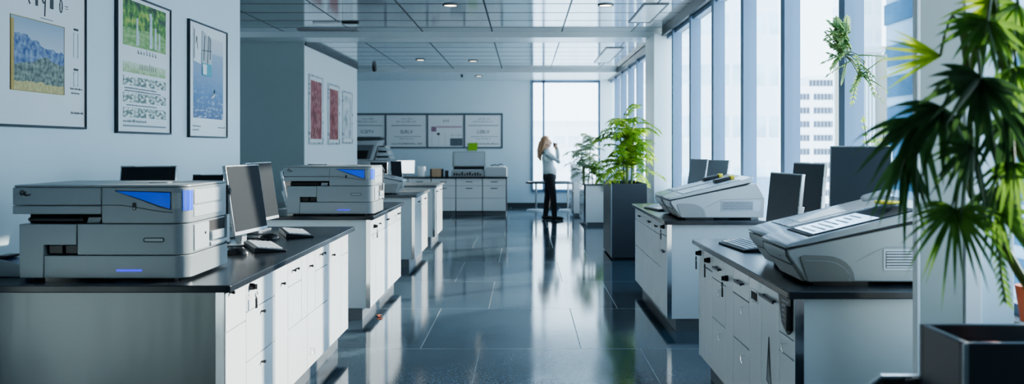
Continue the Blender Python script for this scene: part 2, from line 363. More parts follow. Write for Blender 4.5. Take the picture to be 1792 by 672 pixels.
# ------------------------------------------------------------------ room shell
struct('floor', box(B(), -5.3, 2.2, -1.6, 20.6, -.1, 0), M['floor'])
struct('ceiling', box(B(), -5.3, 2.2, -1.6, 12.72, 3.15, 3.25), M['ceiling'], smooth=False)
struct('ceiling', box(B(), -5.3, 2.2, 13.3, 18.25, 3.10, 3.25), M['ceiling'], smooth=False)
struct('trim_1', box(B(), -5.3, 2.2, 12.72, 13.3, 3.065, 3.25), M['soffit'], bevel=.006)          # beam
struct('trim_2', box(B(), -5.3, 2.2, 18.25, 20.6, 3.02, 3.25), M['soffit'], bevel=.006)           # end soffit
struct('wall_left', box(B(), -2.75, -2.6, -1.6, 7.83, 0, 3.15), M['wall'])
struct('wall_recess_near', box(B(), -5.3, -2.751, 7.68, 7.83, 0, 3.15), M['wall'])
struct('wall_recess_left', box(B(), -5.3, -5.2, 7.84, 20.5, 0, 3.1), M['wall'])
struct('wall_left_block', box(B(), -5.19, -3.42, 13.325, 17.5, 0, 3.1), M['white_wall'])
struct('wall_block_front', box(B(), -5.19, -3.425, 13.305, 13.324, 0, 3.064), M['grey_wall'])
struct('trim_3', box(B(), -3.45, -3.395, 13.33, 17.5, 3.02, 3.10), M['dark_trim'])                  # cornice of the block
bk = B(); box(bk, -5.3, .19, 20.5, 20.6, 0, 3.02); box(bk, .19, 1.80, 20.5, 20.6, 0, .38); box(bk, 1.80, 2.2, 20.5, 20.6, 0, 3.02)
struct('wall_end', bk, M['wall'])
struct('wall_behind_camera', box(B(), -2.6, 2.2, -1.7, -1.6, 0, 3.15), M['rear_wall'])
struct('wall_right_blocker', box(B(), 2.0, 2.2, -1.6, 1.64, .753, 3.149), M['rear_wall'])  # unseen wall added to stop window light from beside and behind the camera
struct('baseboard_end', box(B(), -5.1, 1.8, 20.47, 20.5, 0, .10), M['dark_trim'])
# end window
w = B(); box(w, .17, .21, 20.46, 20.6, .38, 3.02); box(w, 1.76, 1.83, 20.44, 20.6, .38, 3.02); box(w, .43, .48, 20.46, 20.58, .38, 3.02); box(w, .19, 1.80, 20.46, 20.6, .36, .42); box(w, .19, 1.8, 20.46, 20.6, 2.97, 3.02)
win = struct('window_1', w, M['mullion']); g = obj('pane', box(B(), .2, 1.79, 20.54, 20.546, .4, 3.0), M['glass'], win)
struct('trim_4', box(B(), 1.80, 2.08, 20.2, 20.46, 0, 3.02), M['white_wall'])                       # end column
# right facade: low wall, sill, header, bays
struct('wall_right', box(B(), 2.0, 2.2, -1.6, 20.5, 0, .72), M['white_wall'])
struct('trim_5', box(B(), 1.965, 2.2, -1.6, 20.5, .721, .752), M['sill'], bevel=.004)
struct('trim_6', box(B(), 1.97, 2.2, 1.65, 12.3, 3.03, 3.149), M['dark_trim'])
struct('trim_7', box(B(), 1.97, 2.2, 13.31, 20.2, 2.99, 3.09), M['dark_trim'])
struct('trim_8', box(B(), 1.86, 2.19, 12.3, 13.2, .0, 3.064), M['white_wall'])                      # column between the two bays
ys = [-.79 + 1.24 * i for i in range(17)]
wn = 2
for i, y in enumerate(ys):
    if 12.2 < y < 13.3 or y < 1.5: continue
    top = 3.03 if y < 12.3 else 2.99
    yn = min(y + 1.24, 20.3)
    if y < 12.3 < yn: yn = 12.3
    f = B(); box(f, 2.0, 2.125, y - .05, y + .05, .752, top); box(f, 2.03, 2.09, y + .045, yn - .046, .752, .80); box(f, 2.03, 2.09, y + .045, yn - .046, top - .05, top)
    o = struct('window_%d' % wn, f, M['mullion'], bevel=.003); wn += 1
    obj('pane', box(B(), 2.058, 2.064, y + .03, yn - .03, .79, top - .03), M['glass'], o, smooth=False)
# thin partition standing before the near right counter
pt = struct('wall_partition', box(B(), 1.44, 1.60, 3.12, 3.145, 0, 3.148), M['partition_grey'], bevel=.004)
obj('white_panel', box(B(), 1.601, 1.66, 3.112, 3.145, 0, 3.148), M['partition_white'], pt, bevel=.003)
obj('pale_panel', box(B(), 1.661, 1.785, 3.125, 3.145, 0, 3.148), M['wall'], pt, bevel=.003)
obj('edge_strip', box(B(), 1.425, 1.4395, 3.115, 3.15, 0, 3.148), M['partition_white'], pt, bevel=.003)

# ------------------------------------------------------------------ ceiling fittings
def downlight(X, Y, z, label):
    t = thing('ceiling_light', label, 'ceiling light', (X, Y, z), group='recessed ceiling lights')
    b = B(); tube(b, [(.085 * math.cos(a), .085 * math.sin(a), -.004) for a in [2 * PI * k / 24 for k in range(24)]], .012, 8, closed=True)
    obj('trim_ring', b, M['dark_trim'], t)
    obj('lens', cyl(B(), (0, 0, -.008), (0, 0, -.001), .078, n=24), M['lamp'], t)
    return t
downlight(-.89, 10.3, 3.15, 'near left recessed light in the panelled ceiling')
downlight(.975, 10.3, 3.15, 'near right recessed light in the ceiling, towards the windows')
downlight(-1.98, 16.3, 3.10, 'far recessed ceiling light nearest the left block wall')
downlight(-.99, 16.5, 3.10, 'far recessed ceiling light beyond the beam, above the aisle')
downlight(-1.02, 19.1, 3.02, 'small recessed light in the lowered soffit at the end wall')
cam = thing('dome_camera', 'small dark dome camera hanging from the far ceiling', 'camera', (-3.1, 17.7, 3.10))
obj('mount', cyl(B(), (0, 0, -.03), (0, 0, 0), .05), M['black'], cam); obj('dome', ball(B(), (0, 0, -.05), (.05, .05, .065)), M['black'], cam)
sen = thing('ceiling_sensor', 'small dark sensor clip on the end soffit beside its light', 'sensor', (-1.38, 18.9, 3.02))
obj('clip', box(B(), -.02, .02, -.1, .1, -.05, 0), M['black'], sen, bevel=.006)
v = thing('air_vent', 'long white slotted air vent in ceiling near the grey block wall', 'vent', (-2.85, 12.45, 3.15))
obj('vent_frame', box(B(), -.45, .45, -.10, .10, -.012, -.001), M['white_plastic'], v, bevel=.003)
b = B()
for k in range(24): box(b, -.43 + k * .036, -.412 + k * .036, -.085, .085, -.017, -.012)
obj('slats', b, M['dark_trim'], v)
b = thing('linear_light', 'slim white strip light in ceiling left of the slotted vent', 'light', (-2.55, 11.75, 3.15))
obj('diffuser', box(B(), -.35, .05, -.04, .04, -.02, -.001), M['paper'], b, bevel=.004); obj('end_cap', box(B(), .051, .28, -.045, .045, -.022, -.001), M['black'], b, bevel=.004)
for (x0, x1, y0, y1, z, lab) in ((1.42, 1.72, 10.2, 11.75, 3.15, 'thin outlined access hatch in near ceiling by the windows'), (1.36, 1.66, 14.3, 16.9, 3.10, 'thin outlined access hatch in far ceiling by the windows')):
    t = thing('ceiling_hatch', lab, 'hatch', ((x0 + x1) / 2, (y0 + y1) / 2, z), group='ceiling access hatches'); hx, hy = (x1 - x0) / 2, (y1 - y0) / 2
    b = B(); box(b, -hx, -hx + .02, -hy, hy, -.012, -.001); box(b, hx - .02, hx, -hy, hy, -.012, -.001); box(b, -hx + .02, hx - .02, hy - .05, hy, -.012, -.001); box(b, -hx + .02, hx - .02, -hy, -hy + .05, -.012, -.001)
    obj('hatch_frame', b, M['dark_trim'], t); obj('hatch_panel', box(B(), -hx + .021, hx - .021, -hy + .051, hy - .051, -.008, -.001), M['soffit'], t)

# ------------------------------------------------------------------ counters
def handle(parent, kind, x, z, w=.1):
    if kind == 'knob':
        b = cyl(B(), (x, 0, z), (x, -.012, z), .005, n=12); cyl(b, (x, -.012, z), (x, -.022, z), .008, .007, 14); obj('knob', b, M['knob'], parent)
    elif kind == 'knobs':
        for d in (-.035, .035):
            b = cyl(B(), (x + d, 0, z), (x + d, -.012, z), .004, n=12); cyl(b, (x + d, -.012, z), (x + d, -.021, z), .008, .007, 14); obj('knob', b, M['knob'], parent)
    elif kind == 'bar':
        b = B(); box(b, x - w / 2, x + w / 2, -.022, -.014, z - .007, z + .007)
        for d in (-.38, .38): box(b, x + d * w - .006, x + d * w + .006, -.015, 0, z - .005, z + .005)
        obj('handle', b, M['knob'], parent, bevel=.002)
    elif kind == 'hook':
        obj('handle', tube(B(), [(x, 0, z), (x, -.02, z), (x + .004, -.022, z - .02), (x + .008, -.018, z - .035), (x + .008, -.012, z - .03)], .0028, 8), M['chrome'], parent)
    elif kind == 'lock':
        b = cyl(B(), (x, 0, z), (x, -.02, z), .017, .015, 18); k = obj('lock', b, M['knob'], parent)
        b = B(); box(b, x - .003, x + .003, -.034, -.02, z - .012, z + .012); tube(b, [(x + .014 * math.sin(a), -.03, z - .035 + .014 * math.cos(a)) for a in [2 * PI * q / 12 for q in range(12)]], .0025, 6, closed=True); obj('key', b, M['black'], k)
        b = box(B(), x - .009, x + .009, -.034, -.026, z - .10, z - .05); obj('key_tag', b, M['black'], k, bevel=.003)
    elif kind == 'recess':
        b = B(); box(b, x - w / 2, x + w / 2, -.003, 0, z - .03, z + .03); r = obj('handle_plate', b, M['silver'], parent, bevel=.0015)
        obj('handle_recess', box(B(), x - w / 2 + .012, x + w / 2 - .012, -.0045, -.003, z - .018, z + .018), M['dark'], r)

def cabinet(label, loc, rz, w, d, h, toe, fronts, group, end=None, endmat='panel', front_m='cab', cat='cabinet', fm=None, body='cab_body'):
    """local: x along the front 0..w, y into the body, front plane y=0; fronts = (kind, x0, x1, z0, z1, handle, hx, hz)"""
    t = thing('base_cabinet', label, cat, loc, rz, group)
    x0, x1 = 0.0008, w - .0008
    obj('carcass', box(B(), x0, x1, .021, d, toe, h), M[body], t)
    obj('plinth', box(B(), x0, x1, .07, d - .03, 0, toe), M['plinth'], t)
    for (kind, a, b2, z0, z1, hk, hx, hz) in fronts:
        p = obj(kind, box(B(), a + .0028, b2 - .0028, 0, .02, z0 + .0028, z1 - .0028), M[fm or front_m], t, bevel=.0015)
        if hk: handle(p, hk, a + (b2 - a) * hx, z0 + (z1 - z0) * hz, min(.14, (b2 - a) * .6))
    if end == 'near':      # end panel on the low-x side
        obj('end_panel', box(B(), -.016, .0002, .0, d, toe, h), M[endmat], t, bevel=.001)
        obj('corner_post', box(B(), -.019, -.0165, .0, .035, toe, h), M['chrome'], t)
    elif end == 'far':
        obj('end_panel', box(B(), w - .0002, w + .016, .0, d, toe, h), M[endmat], t, bevel=.001)
        obj('corner_post', box(B(), w + .0165, w + .019, .0, .035, toe, h), M['chrome'], t)
    return t

def worktop(label, x0, x1, y0, y1, z0, z1, m='worktop', r=.012):
    return tag(obj('worktop', prism(B(), rrect(x0, x1, y0, y1, r, 4), 'xy', z0, z1), M[m], bevel=.004), label, 'worktop')

ZT = .87; ZB = .838; TOE = .14
S1, S2 = .69, .46
def D3(x0, x1, h, toe, hk='knob', hx=.5, s=(S1, S2)): return [('drawer', x0, x1, s[0], h, hk, hx, .55), ('drawer', x0, x1, s[1], s[0], hk, hx, .82), ('drawer', x0, x1, toe, s[1], hk, hx, .82)]

# near left counter A : fronts at X=-1.27, Y 3.62..6.15
GA = 'cabinets of the near left counter'; XA = -1.27; dA = 1.31; y = 3.64; RL = PI / 2
def A(label, y0, y1, fronts, **k): return cabinet(label, (XA, y0, 0), RL, y1 - y0, dA, ZB, TOE, fronts, GA, **k)
A('white front cabinet with brushed steel end panel, under the large grey printer', 3.64, 3.91, [('drawer', 0, .27, .655, ZB, 'knob', .2, .9), ('door', 0, .27, TOE, .655, None, 0, 0)], end='near', endmat='steel')
A('white three-drawer cabinet with black lock, nearest stack in near left counter', 3.91, 4.36, [('drawer', 0, .45, S1, ZB, 'lock', .12, .75), ('drawer', 0, .45, S2, S1, 'knob', .5, .85), ('drawer', 0, .45, TOE, S2, 'knob', .5, .85)])
A('narrow tall white door cabinet right after the three drawers with black lock', 4.36, 4.60, [('door', 0, .24, TOE, ZB, 'knob', .5, .85)])
A('white cabinet with paired knobs on its drawer, middle of near left counter', 4.60, 5.01, [('drawer', 0, .28, S1, ZB, 'knobs', .45, .55), ('door', .28, .41, S2, ZB, None, 0, 0), ('door', 0, .28, S2, S1, None, 0, 0), ('door', 0, .41, TOE, S2, None, 0, 0)])
A('white cabinet with stepped doors and a small mark low down, near left counter', 5.01, 5.52, [('door', 0, .19, S2, ZB, 'knob', .3, .75), ('drawer', .19, .51, S1, ZB, 'knobs', .5, .6), ('door', .19, .51, S2, S1, None, 0, 0), ('door', 0, .51, TOE, S2, 'hook', .15, .35)])
A('tall white door cabinet with single knob, second from far end of near left counter', 5.52, 5.92, [('door', 0, .40, TOE, ZB, 'knob', .35, .85)])
A('white end cabinet with top drawer, at far end of near left counter', 5.92, 6.15, [('drawer', 0, .23, S1, ZB, None, 0, 0), ('door', 0, .23, TOE, S1, None, 0, 0)], end='far')
worktop('black worktop of the near left counter, carrying the large grey printer', -2.595, -1.225, 3.57, 6.2, ZB + .001, ZT)

# second left counter B
GB = 'cabinets of the second left counter'; XB = -1.285; dB = 1.2
def Bc(label, y0, y1, fronts, **k): return cabinet(label, (XB, y0, 0), RL, y1 - y0, dB, ZB, .10, fronts, GB, **k)
def dd(w, hk='knob', hx=.5): return [('drawer', 0, w, .70, ZB, hk, hx, .5), ('door', 0, w, .10, .70, None, 0, 0)]
Bc('narrow front cabinet with white end panel, under the second grey printer', 7.16, 7.40, dd(.24, 'lock', .6), end='near')
Bc('white cabinet second from the front in the second left counter', 7.40, 7.72, dd(.32))
Bc('wide white cabinet in the middle of the second left counter', 7.72, 8.28, dd(.56, 'knobs'))
Bc('white cabinet second from the far end of second left counter', 8.28, 8.58, dd(.30, 'hook'))
Bc('white cabinet at the far end of the second left counter', 8.58, 8.88, dd(.30, 'bar'), end='far')
worktop('black worktop of the second left counter, carrying the second printer', -2.5, -1.25, 7.1, 8.93, ZB + .001, ZT)

# third and fourth left counters
GC = 'cabinets of the far left counters'
cabinet('white front cabinet of third left counter, its pale end panel towards the camera', (-1.31, 10.24, 0), RL, .7, 1.2, ZB, .10, dd(.7, 'bar'), GC, end='near')
cabinet('white rear cabinet of the third left counter', (-1.31, 10.94, 0), RL, .62, 1.2, ZB, .10, dd(.62, 'bar'), GC, end='far')
worktop('dark grey worktop of third left counter, under the slanted scanner', -2.5, -1.28, 10.18, 11.62, ZB + .001, ZT, 'worktop_grey')
cabinet('white cabinet of the fourth left counter, farthest along the left row', (-1.33, 12.76, 0), RL, 1.1, 1.2, ZB, .10, [('drawer', 0, .55, .70, ZB, 'bar', .5, .5), ('door', 0, .55, .1, .70, None, 0, 0), ('drawer', .55, 1.1, .70, ZB, 'bar', .5, .5), ('door', .55, 1.1, .1, .70, None, 0, 0)], GC, end='near')
worktop('dark grey worktop of the fourth left counter', -2.55, -1.30, 12.7, 13.9, ZB + .001, ZT, 'worktop_grey')

# counter along the end of the room, fronts face the camera
GE = 'cabinets of the end counter'; hE = .775; YE = 18.0
def E(label, x0, x1, **k):
    w = x1 - x0
    return cabinet(label, (x0, YE, 0), 0, w, .62, hE, .09, [('drawer', 0, w, .62, hE, 'bar', .5, .55), ('drawer', 0, w, .36, .62, 'bar', .5, .8), ('drawer', 0, w, .09, .36, None, 0, 0)], GE, **k)
E('white cabinet at left end of end counter, under the lit monitor', -2.95, -2.45); E('white cabinet under the paper roll on the end counter', -2.44, -1.97)
E('white cabinet in the end counter, left of the one under the open copier', -1.96, -1.45); E('white drawer cabinet under the open-lidded grey copier', -1.44, -.89)
E('white drawer cabinet with black side, at right end of end counter', -.88, -.39, end='far', endmat='black')
worktop('black worktop of the end counter below the framed notices', -2.98, -.355, 17.95, 18.65, hE + .001, hE + .03)

# near right counter : fronts face -X at 1.09
GR = 'cabinets of the near right counter'; XR = 1.09; dR = .85; RR = -PI / 2; TR = .15
def R(label, y0, y1, fronts, **k): return cabinet(label, (XR, y1, 0), RR, y1 - y0, dR, ZB, TR, fronts, GR, **k)
w = .20
c = R('narrow cabinet with black keypad and white end panel, nearest in right counter', 3.47, 3.67, [('drawer', 0, w, .58, .66, 'hook', .5, .6), ('door', 0, w, TR, .58, None, 0, 0), ('door', 0, w, .66, ZB, None, 0, 0)], end='far')
kp = obj('keypad', prism(B(), [(.02, .83), (.195, .83), (.195, .70), (.15, .675), (.07, .71)], 'xz', -.012, -.0005), M['black'], c, bevel=.002); kp['label'] = 'black keypad with small light marks'
b = B(); rk = random.Random(3)
for r in range(5):
    for q in range(5): box(b, .085 + q * .018, .085 + q * .018 + rk.uniform(.004, .011), -.0135, -.012, .725 + r * .02, .729 + r * .02 + rk.uniform(0, .005))
obj('key_marks', b, M['key'], kp)
obj('pull', box(B(), .176, .198, -.03, -.0125, .70, .80), M['black'], kp, bevel=.003)
w = .28
c = R('tall white door with long bar handle and thin triangle mark', 3.67, 3.95, [('door', 0, w, TR, ZB, None, 0, 0)])
dr = [o for o in c.children if o.name.startswith('door')][0]
handle(dr, 'bar', .14, .775, .22)
b = B(); tri = [(.13, .60), (.10, .40), (.165, .385)]
for p, q in ((0, 1), (1, 2), (2, 0)): tube(b, [(tri[p][0], -.002, tri[p][1]), (tri[q][0], -.002, tri[q][1])], .0018, 6)
tube(b, [(.13, -.002, .60), (.135, -.002, .40)], .0014, 6); ball(b, (.165, -.002, .385), .005, 8, 6)
obj('triangle_mark', b, M['ink'], dr)
R('narrow white pull-out cabinet with recessed handle plate', 3.95, 4.16, [('door', 0, .21, TR, ZB, 'recess', .5, .86)])
R('white three-drawer cabinet next to the pull-out with recessed handle', 4.16, 4.48, [('drawer', 0, .32, S1, ZB, 'bar', .5, .5), ('drawer', 0, .32, S2, S1, 'hook', .75, .85), ('drawer', 0, .32, TR, S2, 'hook', .75, .85)])
R('narrow white filler cabinet with black lock and hanging key', 4.48, 4.65, [('door', 0, .17, TR, ZB, 'lock', .3, .86)])
R('white three-drawer cabinet farther along, beyond the cabinet with hanging key', 4.65, 4.98, [('drawer', 0, .33, S1, ZB, 'bar', .5, .5), ('drawer', 0, .33, S2, S1, 'hook', .75, .85), ('drawer', 0, .33, TR, S2, 'hook', .75, .85)])
R('white door cabinet at far end of the near right counter, locks at top', 4.98, 5.34, [('door', 0, .14, TR, ZB, 'lock', .3, .93), ('drawer', .14, .36, S1 + .03, ZB, 'lock', .7, .5), ('door', .14, .36, TR, S1 + .03, None, 0, 0)], end='near')
worktop('dark worktop of near right counter, carrying keyboard and large scanner', 1.05, 1.955, 3.42, 5.385, ZB + .001, ZT)

# far right counter
GS = 'cabinets of the far right counter'; XS = 1.115
def S(label, y0, y1, fronts, **k): return cabinet(label, (XS, y1, 0), RR, y1 - y0, .82, ZB, .10, fronts, GS, **k)
def sd(w, hk): return [('drawer', 0, w, .72, ZB, hk, .5, .5), ('door', 0, w, .46, .72, None, 0, 0), ('door', 0, w, .10, .46, None, 0, 0)]
S('narrow tall cabinet with lock and white end panel, front of far right counter', 6.72, 7.0, [('drawer', 0, .28, .74, ZB, 'lock', .6, .7), ('door', 0, .28, .10, .74, 'bar', .5, .8)], end='far')
S('white cabinet second from the front in far right counter', 7.0, 7.43, sd(.43, 'knobs'))
S('white cabinet third from the front in far right counter', 7.43, 7.87, sd(.44, 'bar'))
S('white cabinet at far end of far right counter, beside the tall planter', 7.87, 8.62, sd(.75, 'knobs'), end='near')
worktop('dark worktop of far right counter, carrying two slanted scanners', 1.085, 1.955, 6.66, 8.67, ZB + .001, ZT)

# white drawer units beyond the planter
def pedestal(label, X, y0, y1, d, h):
    w = y1 - y0
    return cabinet(label, (X, y1, 0), RR, w, d, h, .06, [('drawer', 0, w, .06 + k * (h - .06) / 4, .06 + (k + 1) * (h - .06) / 4, 'bar', .5, .7) for k in range(4)], 'white drawer units by the end window', end='far', endmat='cab', body='cab')
pedestal('white four-drawer unit behind the tall dark planter, under the pale plant', 1.08, 15.65, 16.9, .8, .74)
worktop('dark top of the white drawer unit behind the planter', 1.05, 1.92, 15.6, 16.95, .742, .765)
pedestal('white drawer unit below the tilted white board near the end window', .98, 17.75, 18.6, .85, .70)

# ------------------------------------------------------------------ grey printers
def make_printer(label, loc):
    t = thing('office_printer', label, 'printer', loc, 0, 'grey multifunction printers'); p = M['printer']; W = .72; D = .5; R0 = .06
    obj('core', box(B(), .02, .70, .05, D - .01, .02, .40), M['dark'], t)
    obj('left_housing', prism(B(), [(0, .013), (.1065, .013), (.1065, .155), (.2465, .155), (.2465, .245), (0, .245)], 'xz', 0, D), p, t, bevel=.003)
    mp = obj('front_housing', prism(B(), rrect(.2495, W, 0, D, (.004, R0, .02, 0), 8), 'xy', .113, .245), p, t, bevel=.002)
    tr = obj('paper_tray', prism(B(), rrect(.1085, W + .006, -.004, D, (.004, R0, .02, 0), 8), 'xy', .013, .110), p, t, bevel=.003)
    obj('status_light', prism(B(), rrect(.42, .53, .043, .051, .0038, 4), 'xz', -.0065, -.004), M['led'], tr)
    obj('scanner_base', box(B(), -.029, .352, 0, D, .288, .3235), p, t, bevel=.003)
    sc = obj('scanner_housing', box(B(), -.029, .352, 0, D, .326, .402), p, t, bevel=.004)
    b = tube(B(), [(.022 + .011 * math.cos(a), -.002, .378 + .011 * math.sin(a)) for a in [PI * .35 + PI * 1.25 * k / 12 for k in range(13)]], .0035, 8); obj('crescent_emblem', b, M['white_plastic'], sc)
    b = tube(B(), [(.016 + .009 * math.cos(a), -.004, .380 + .009 * math.sin(a)) for a in [2 * PI * k / 14 for k in range(14)]], .003, 6, closed=True); tube(b, [(.022, -.003, .370), (.034, -.003, .368), (.048, -.003, .372)], .003, 6); obj('emblem_black_mark', b, M['black'], sc)  # black part of the crescent emblem and its dash
    ur = obj('control_housing', prism(B(), rrect(.354, W, 0, D, (.004, R0, .02, 0), 8), 'xy', .248, .402), p, t, bevel=.003)
    obj('top_cover', prism(B(), rrect(-.026, W - .003, .004, D - .003, (.008, R0, .02, .008), 8), 'xy', .403, .413), p, t, bevel=.005, seg=3)
    obj('cover_latch', prism(B(), rrect(.47, .56, .19, .25, .012, 4), 'xy', .4135, .417), M['printer_light'], t, bevel=.001)
    obj('blue_window', prism(B(), [(.415, .387), (.648, .380), (.648, .311), (.60, .325), (.53, .350)], 'xz', -.003, -.0002), M['blue'], ur, bevel=.001)
    obj('window_outline', tube(B(), [(.412, -.001, .388), (.651, -.001, .382), (.651, -.001, .307), (.60, -.001, .321), (.53, -.001, .347)], .0018, 6, closed=True), M['dark'], ur)
    # blue strip wrapped on the rounded corner, grey badge before it
    def arc(a0, a1, r, z0, z1):
        b = B(); pin = []; pout = []
        for k in range(9):
            a = math.radians(a0 + (a1 - a0) * k / 8); c, s = math.cos(a), math.sin(a)
            pin.append((W - R0 + (R0 - .001) * c, R0 + (R0 - .001) * s)); pout.append((W - R0 + r * c, R0 + r * s))
        return prism(b, pout + pin[::-1], 'xy', z0, z1)
    obj('blue_corner', arc(-52, 0, R0 + .0025, .302, .39), M['blue'], ur)
    obj('badge_plate', arc(-92, -60, R0 + .002, .312, .378), M['grey_plastic'], ur)
    obj('front_seam', tube(B(), [(.356, -.0005, .327), (.44, -.0005, .326), (.50, -.0005, .318), (.57, -.0005, .305), (.63, -.0005, .297), (.66, -.0005, .295)], .0014, 6), M['dark'], ur)
    sw = obj('switch', prism(B(), rrect(.488, .502, .305, .338, .005, 4), 'xz', -.004, -.0002), M['black'], ur); obj('switch_tip', ball(B(), (.495, -.004, .312), .005, 10, 8), M['white_plastic'], sw)
    b = tube(B(), [(q[0], -.001, q[1]) for q in rrect(.535, .622, .169, .186, .008, 5)], .0016, 6, closed=True); obj('grip_outline', b, M['dark'], mp)
    obj('grip', prism(B(), rrect(.539, .618, .173, .182, .004, 4), 'xz', -.002, -.0002), M['printer_light'], mp)
    # right flank
    x = W
    obj('side_cover', box(B(), x - .004, x + .004, .075, .40, .326, .388), M['printer_light'], ur, bevel=.002)
    obj('side_strip', box(B(), x - .004, x + .003, .075, .42, .27, .318), M['printer_light'], ur, bevel=.002)
    sd_ = obj('side_door', box(B(), x - .004, x + .005, .075, .25, .122, .236), M['printer_light'], mp, bevel=.002); obj('door_button', cyl(B(), (x + .005, .20, .19), (x + .008, .20, .19), .006, n=12), M['black'], sd_)
    obj('side_slot', box(B(), x - .003, x + .0015, .255, .46, .185, .238), M['dark'], mp)
    obj('output_tray', box(B(), x - .003, x + .018, .255, .41, .150, .190), M['printer_light'], mp, bevel=.003)
    obj('tray_rail', box(B(), x - .003, x + .012, .255, .47, .124, .140), M['printer_light'], mp, bevel=.002)
    obj('rear_post', box(B(), x - .003, x + .012, .465, .5, .115, .25), M['printer_light'], mp, bevel=.002)
    b = B(); box(b, x - .05, x + .004, D + .001, D + .03, .10, .39); cyl(b, (x - .02, D + .02, .36), (x + .01, D + .02, .36), .016, n=14); obj('rear_bracket', b, M['black'], t, bevel=.002)
    # feed rollers in the gap
    b = B(); cyl(b, (.03, .04, .262), (.262, .04, .262), .0135, n=18); cyl(b, (.018, .04, .262), (.03, .04, .262), .006, .0135, 14); box(b, .03, .35, .055, .4, .2465, .2485); obj('feed_roller', b, M['black'], t)
    obj('feed_tab', prism(B(), [(.276, .2475), (.33, .2475), (.338, .272), (.283, .272)], 'xz', .03, .036), M['printer_light'], t)
    b = B(); box(b, .12, .175, .02, .05, .118, .15); box(b, .19, .24, .02, .05, .118, .15); obj('slot_guides', b, M['black'], t)
    for fx in (.06, .36, .64):
        for fy in (.05, .45): obj('foot', cyl(B(), (fx, fy, 0), (fx, fy, .0135), .022, n=14), M['black'], t)
    return t
pr = make_printer('large grey printer with blue window, on the near left worktop', (-2.17, 3.68, ZT + .0005))
dup(pr, (-1.99, 7.18, ZT + .0005), 0, 'second grey printer with blue window, on the second left worktop')

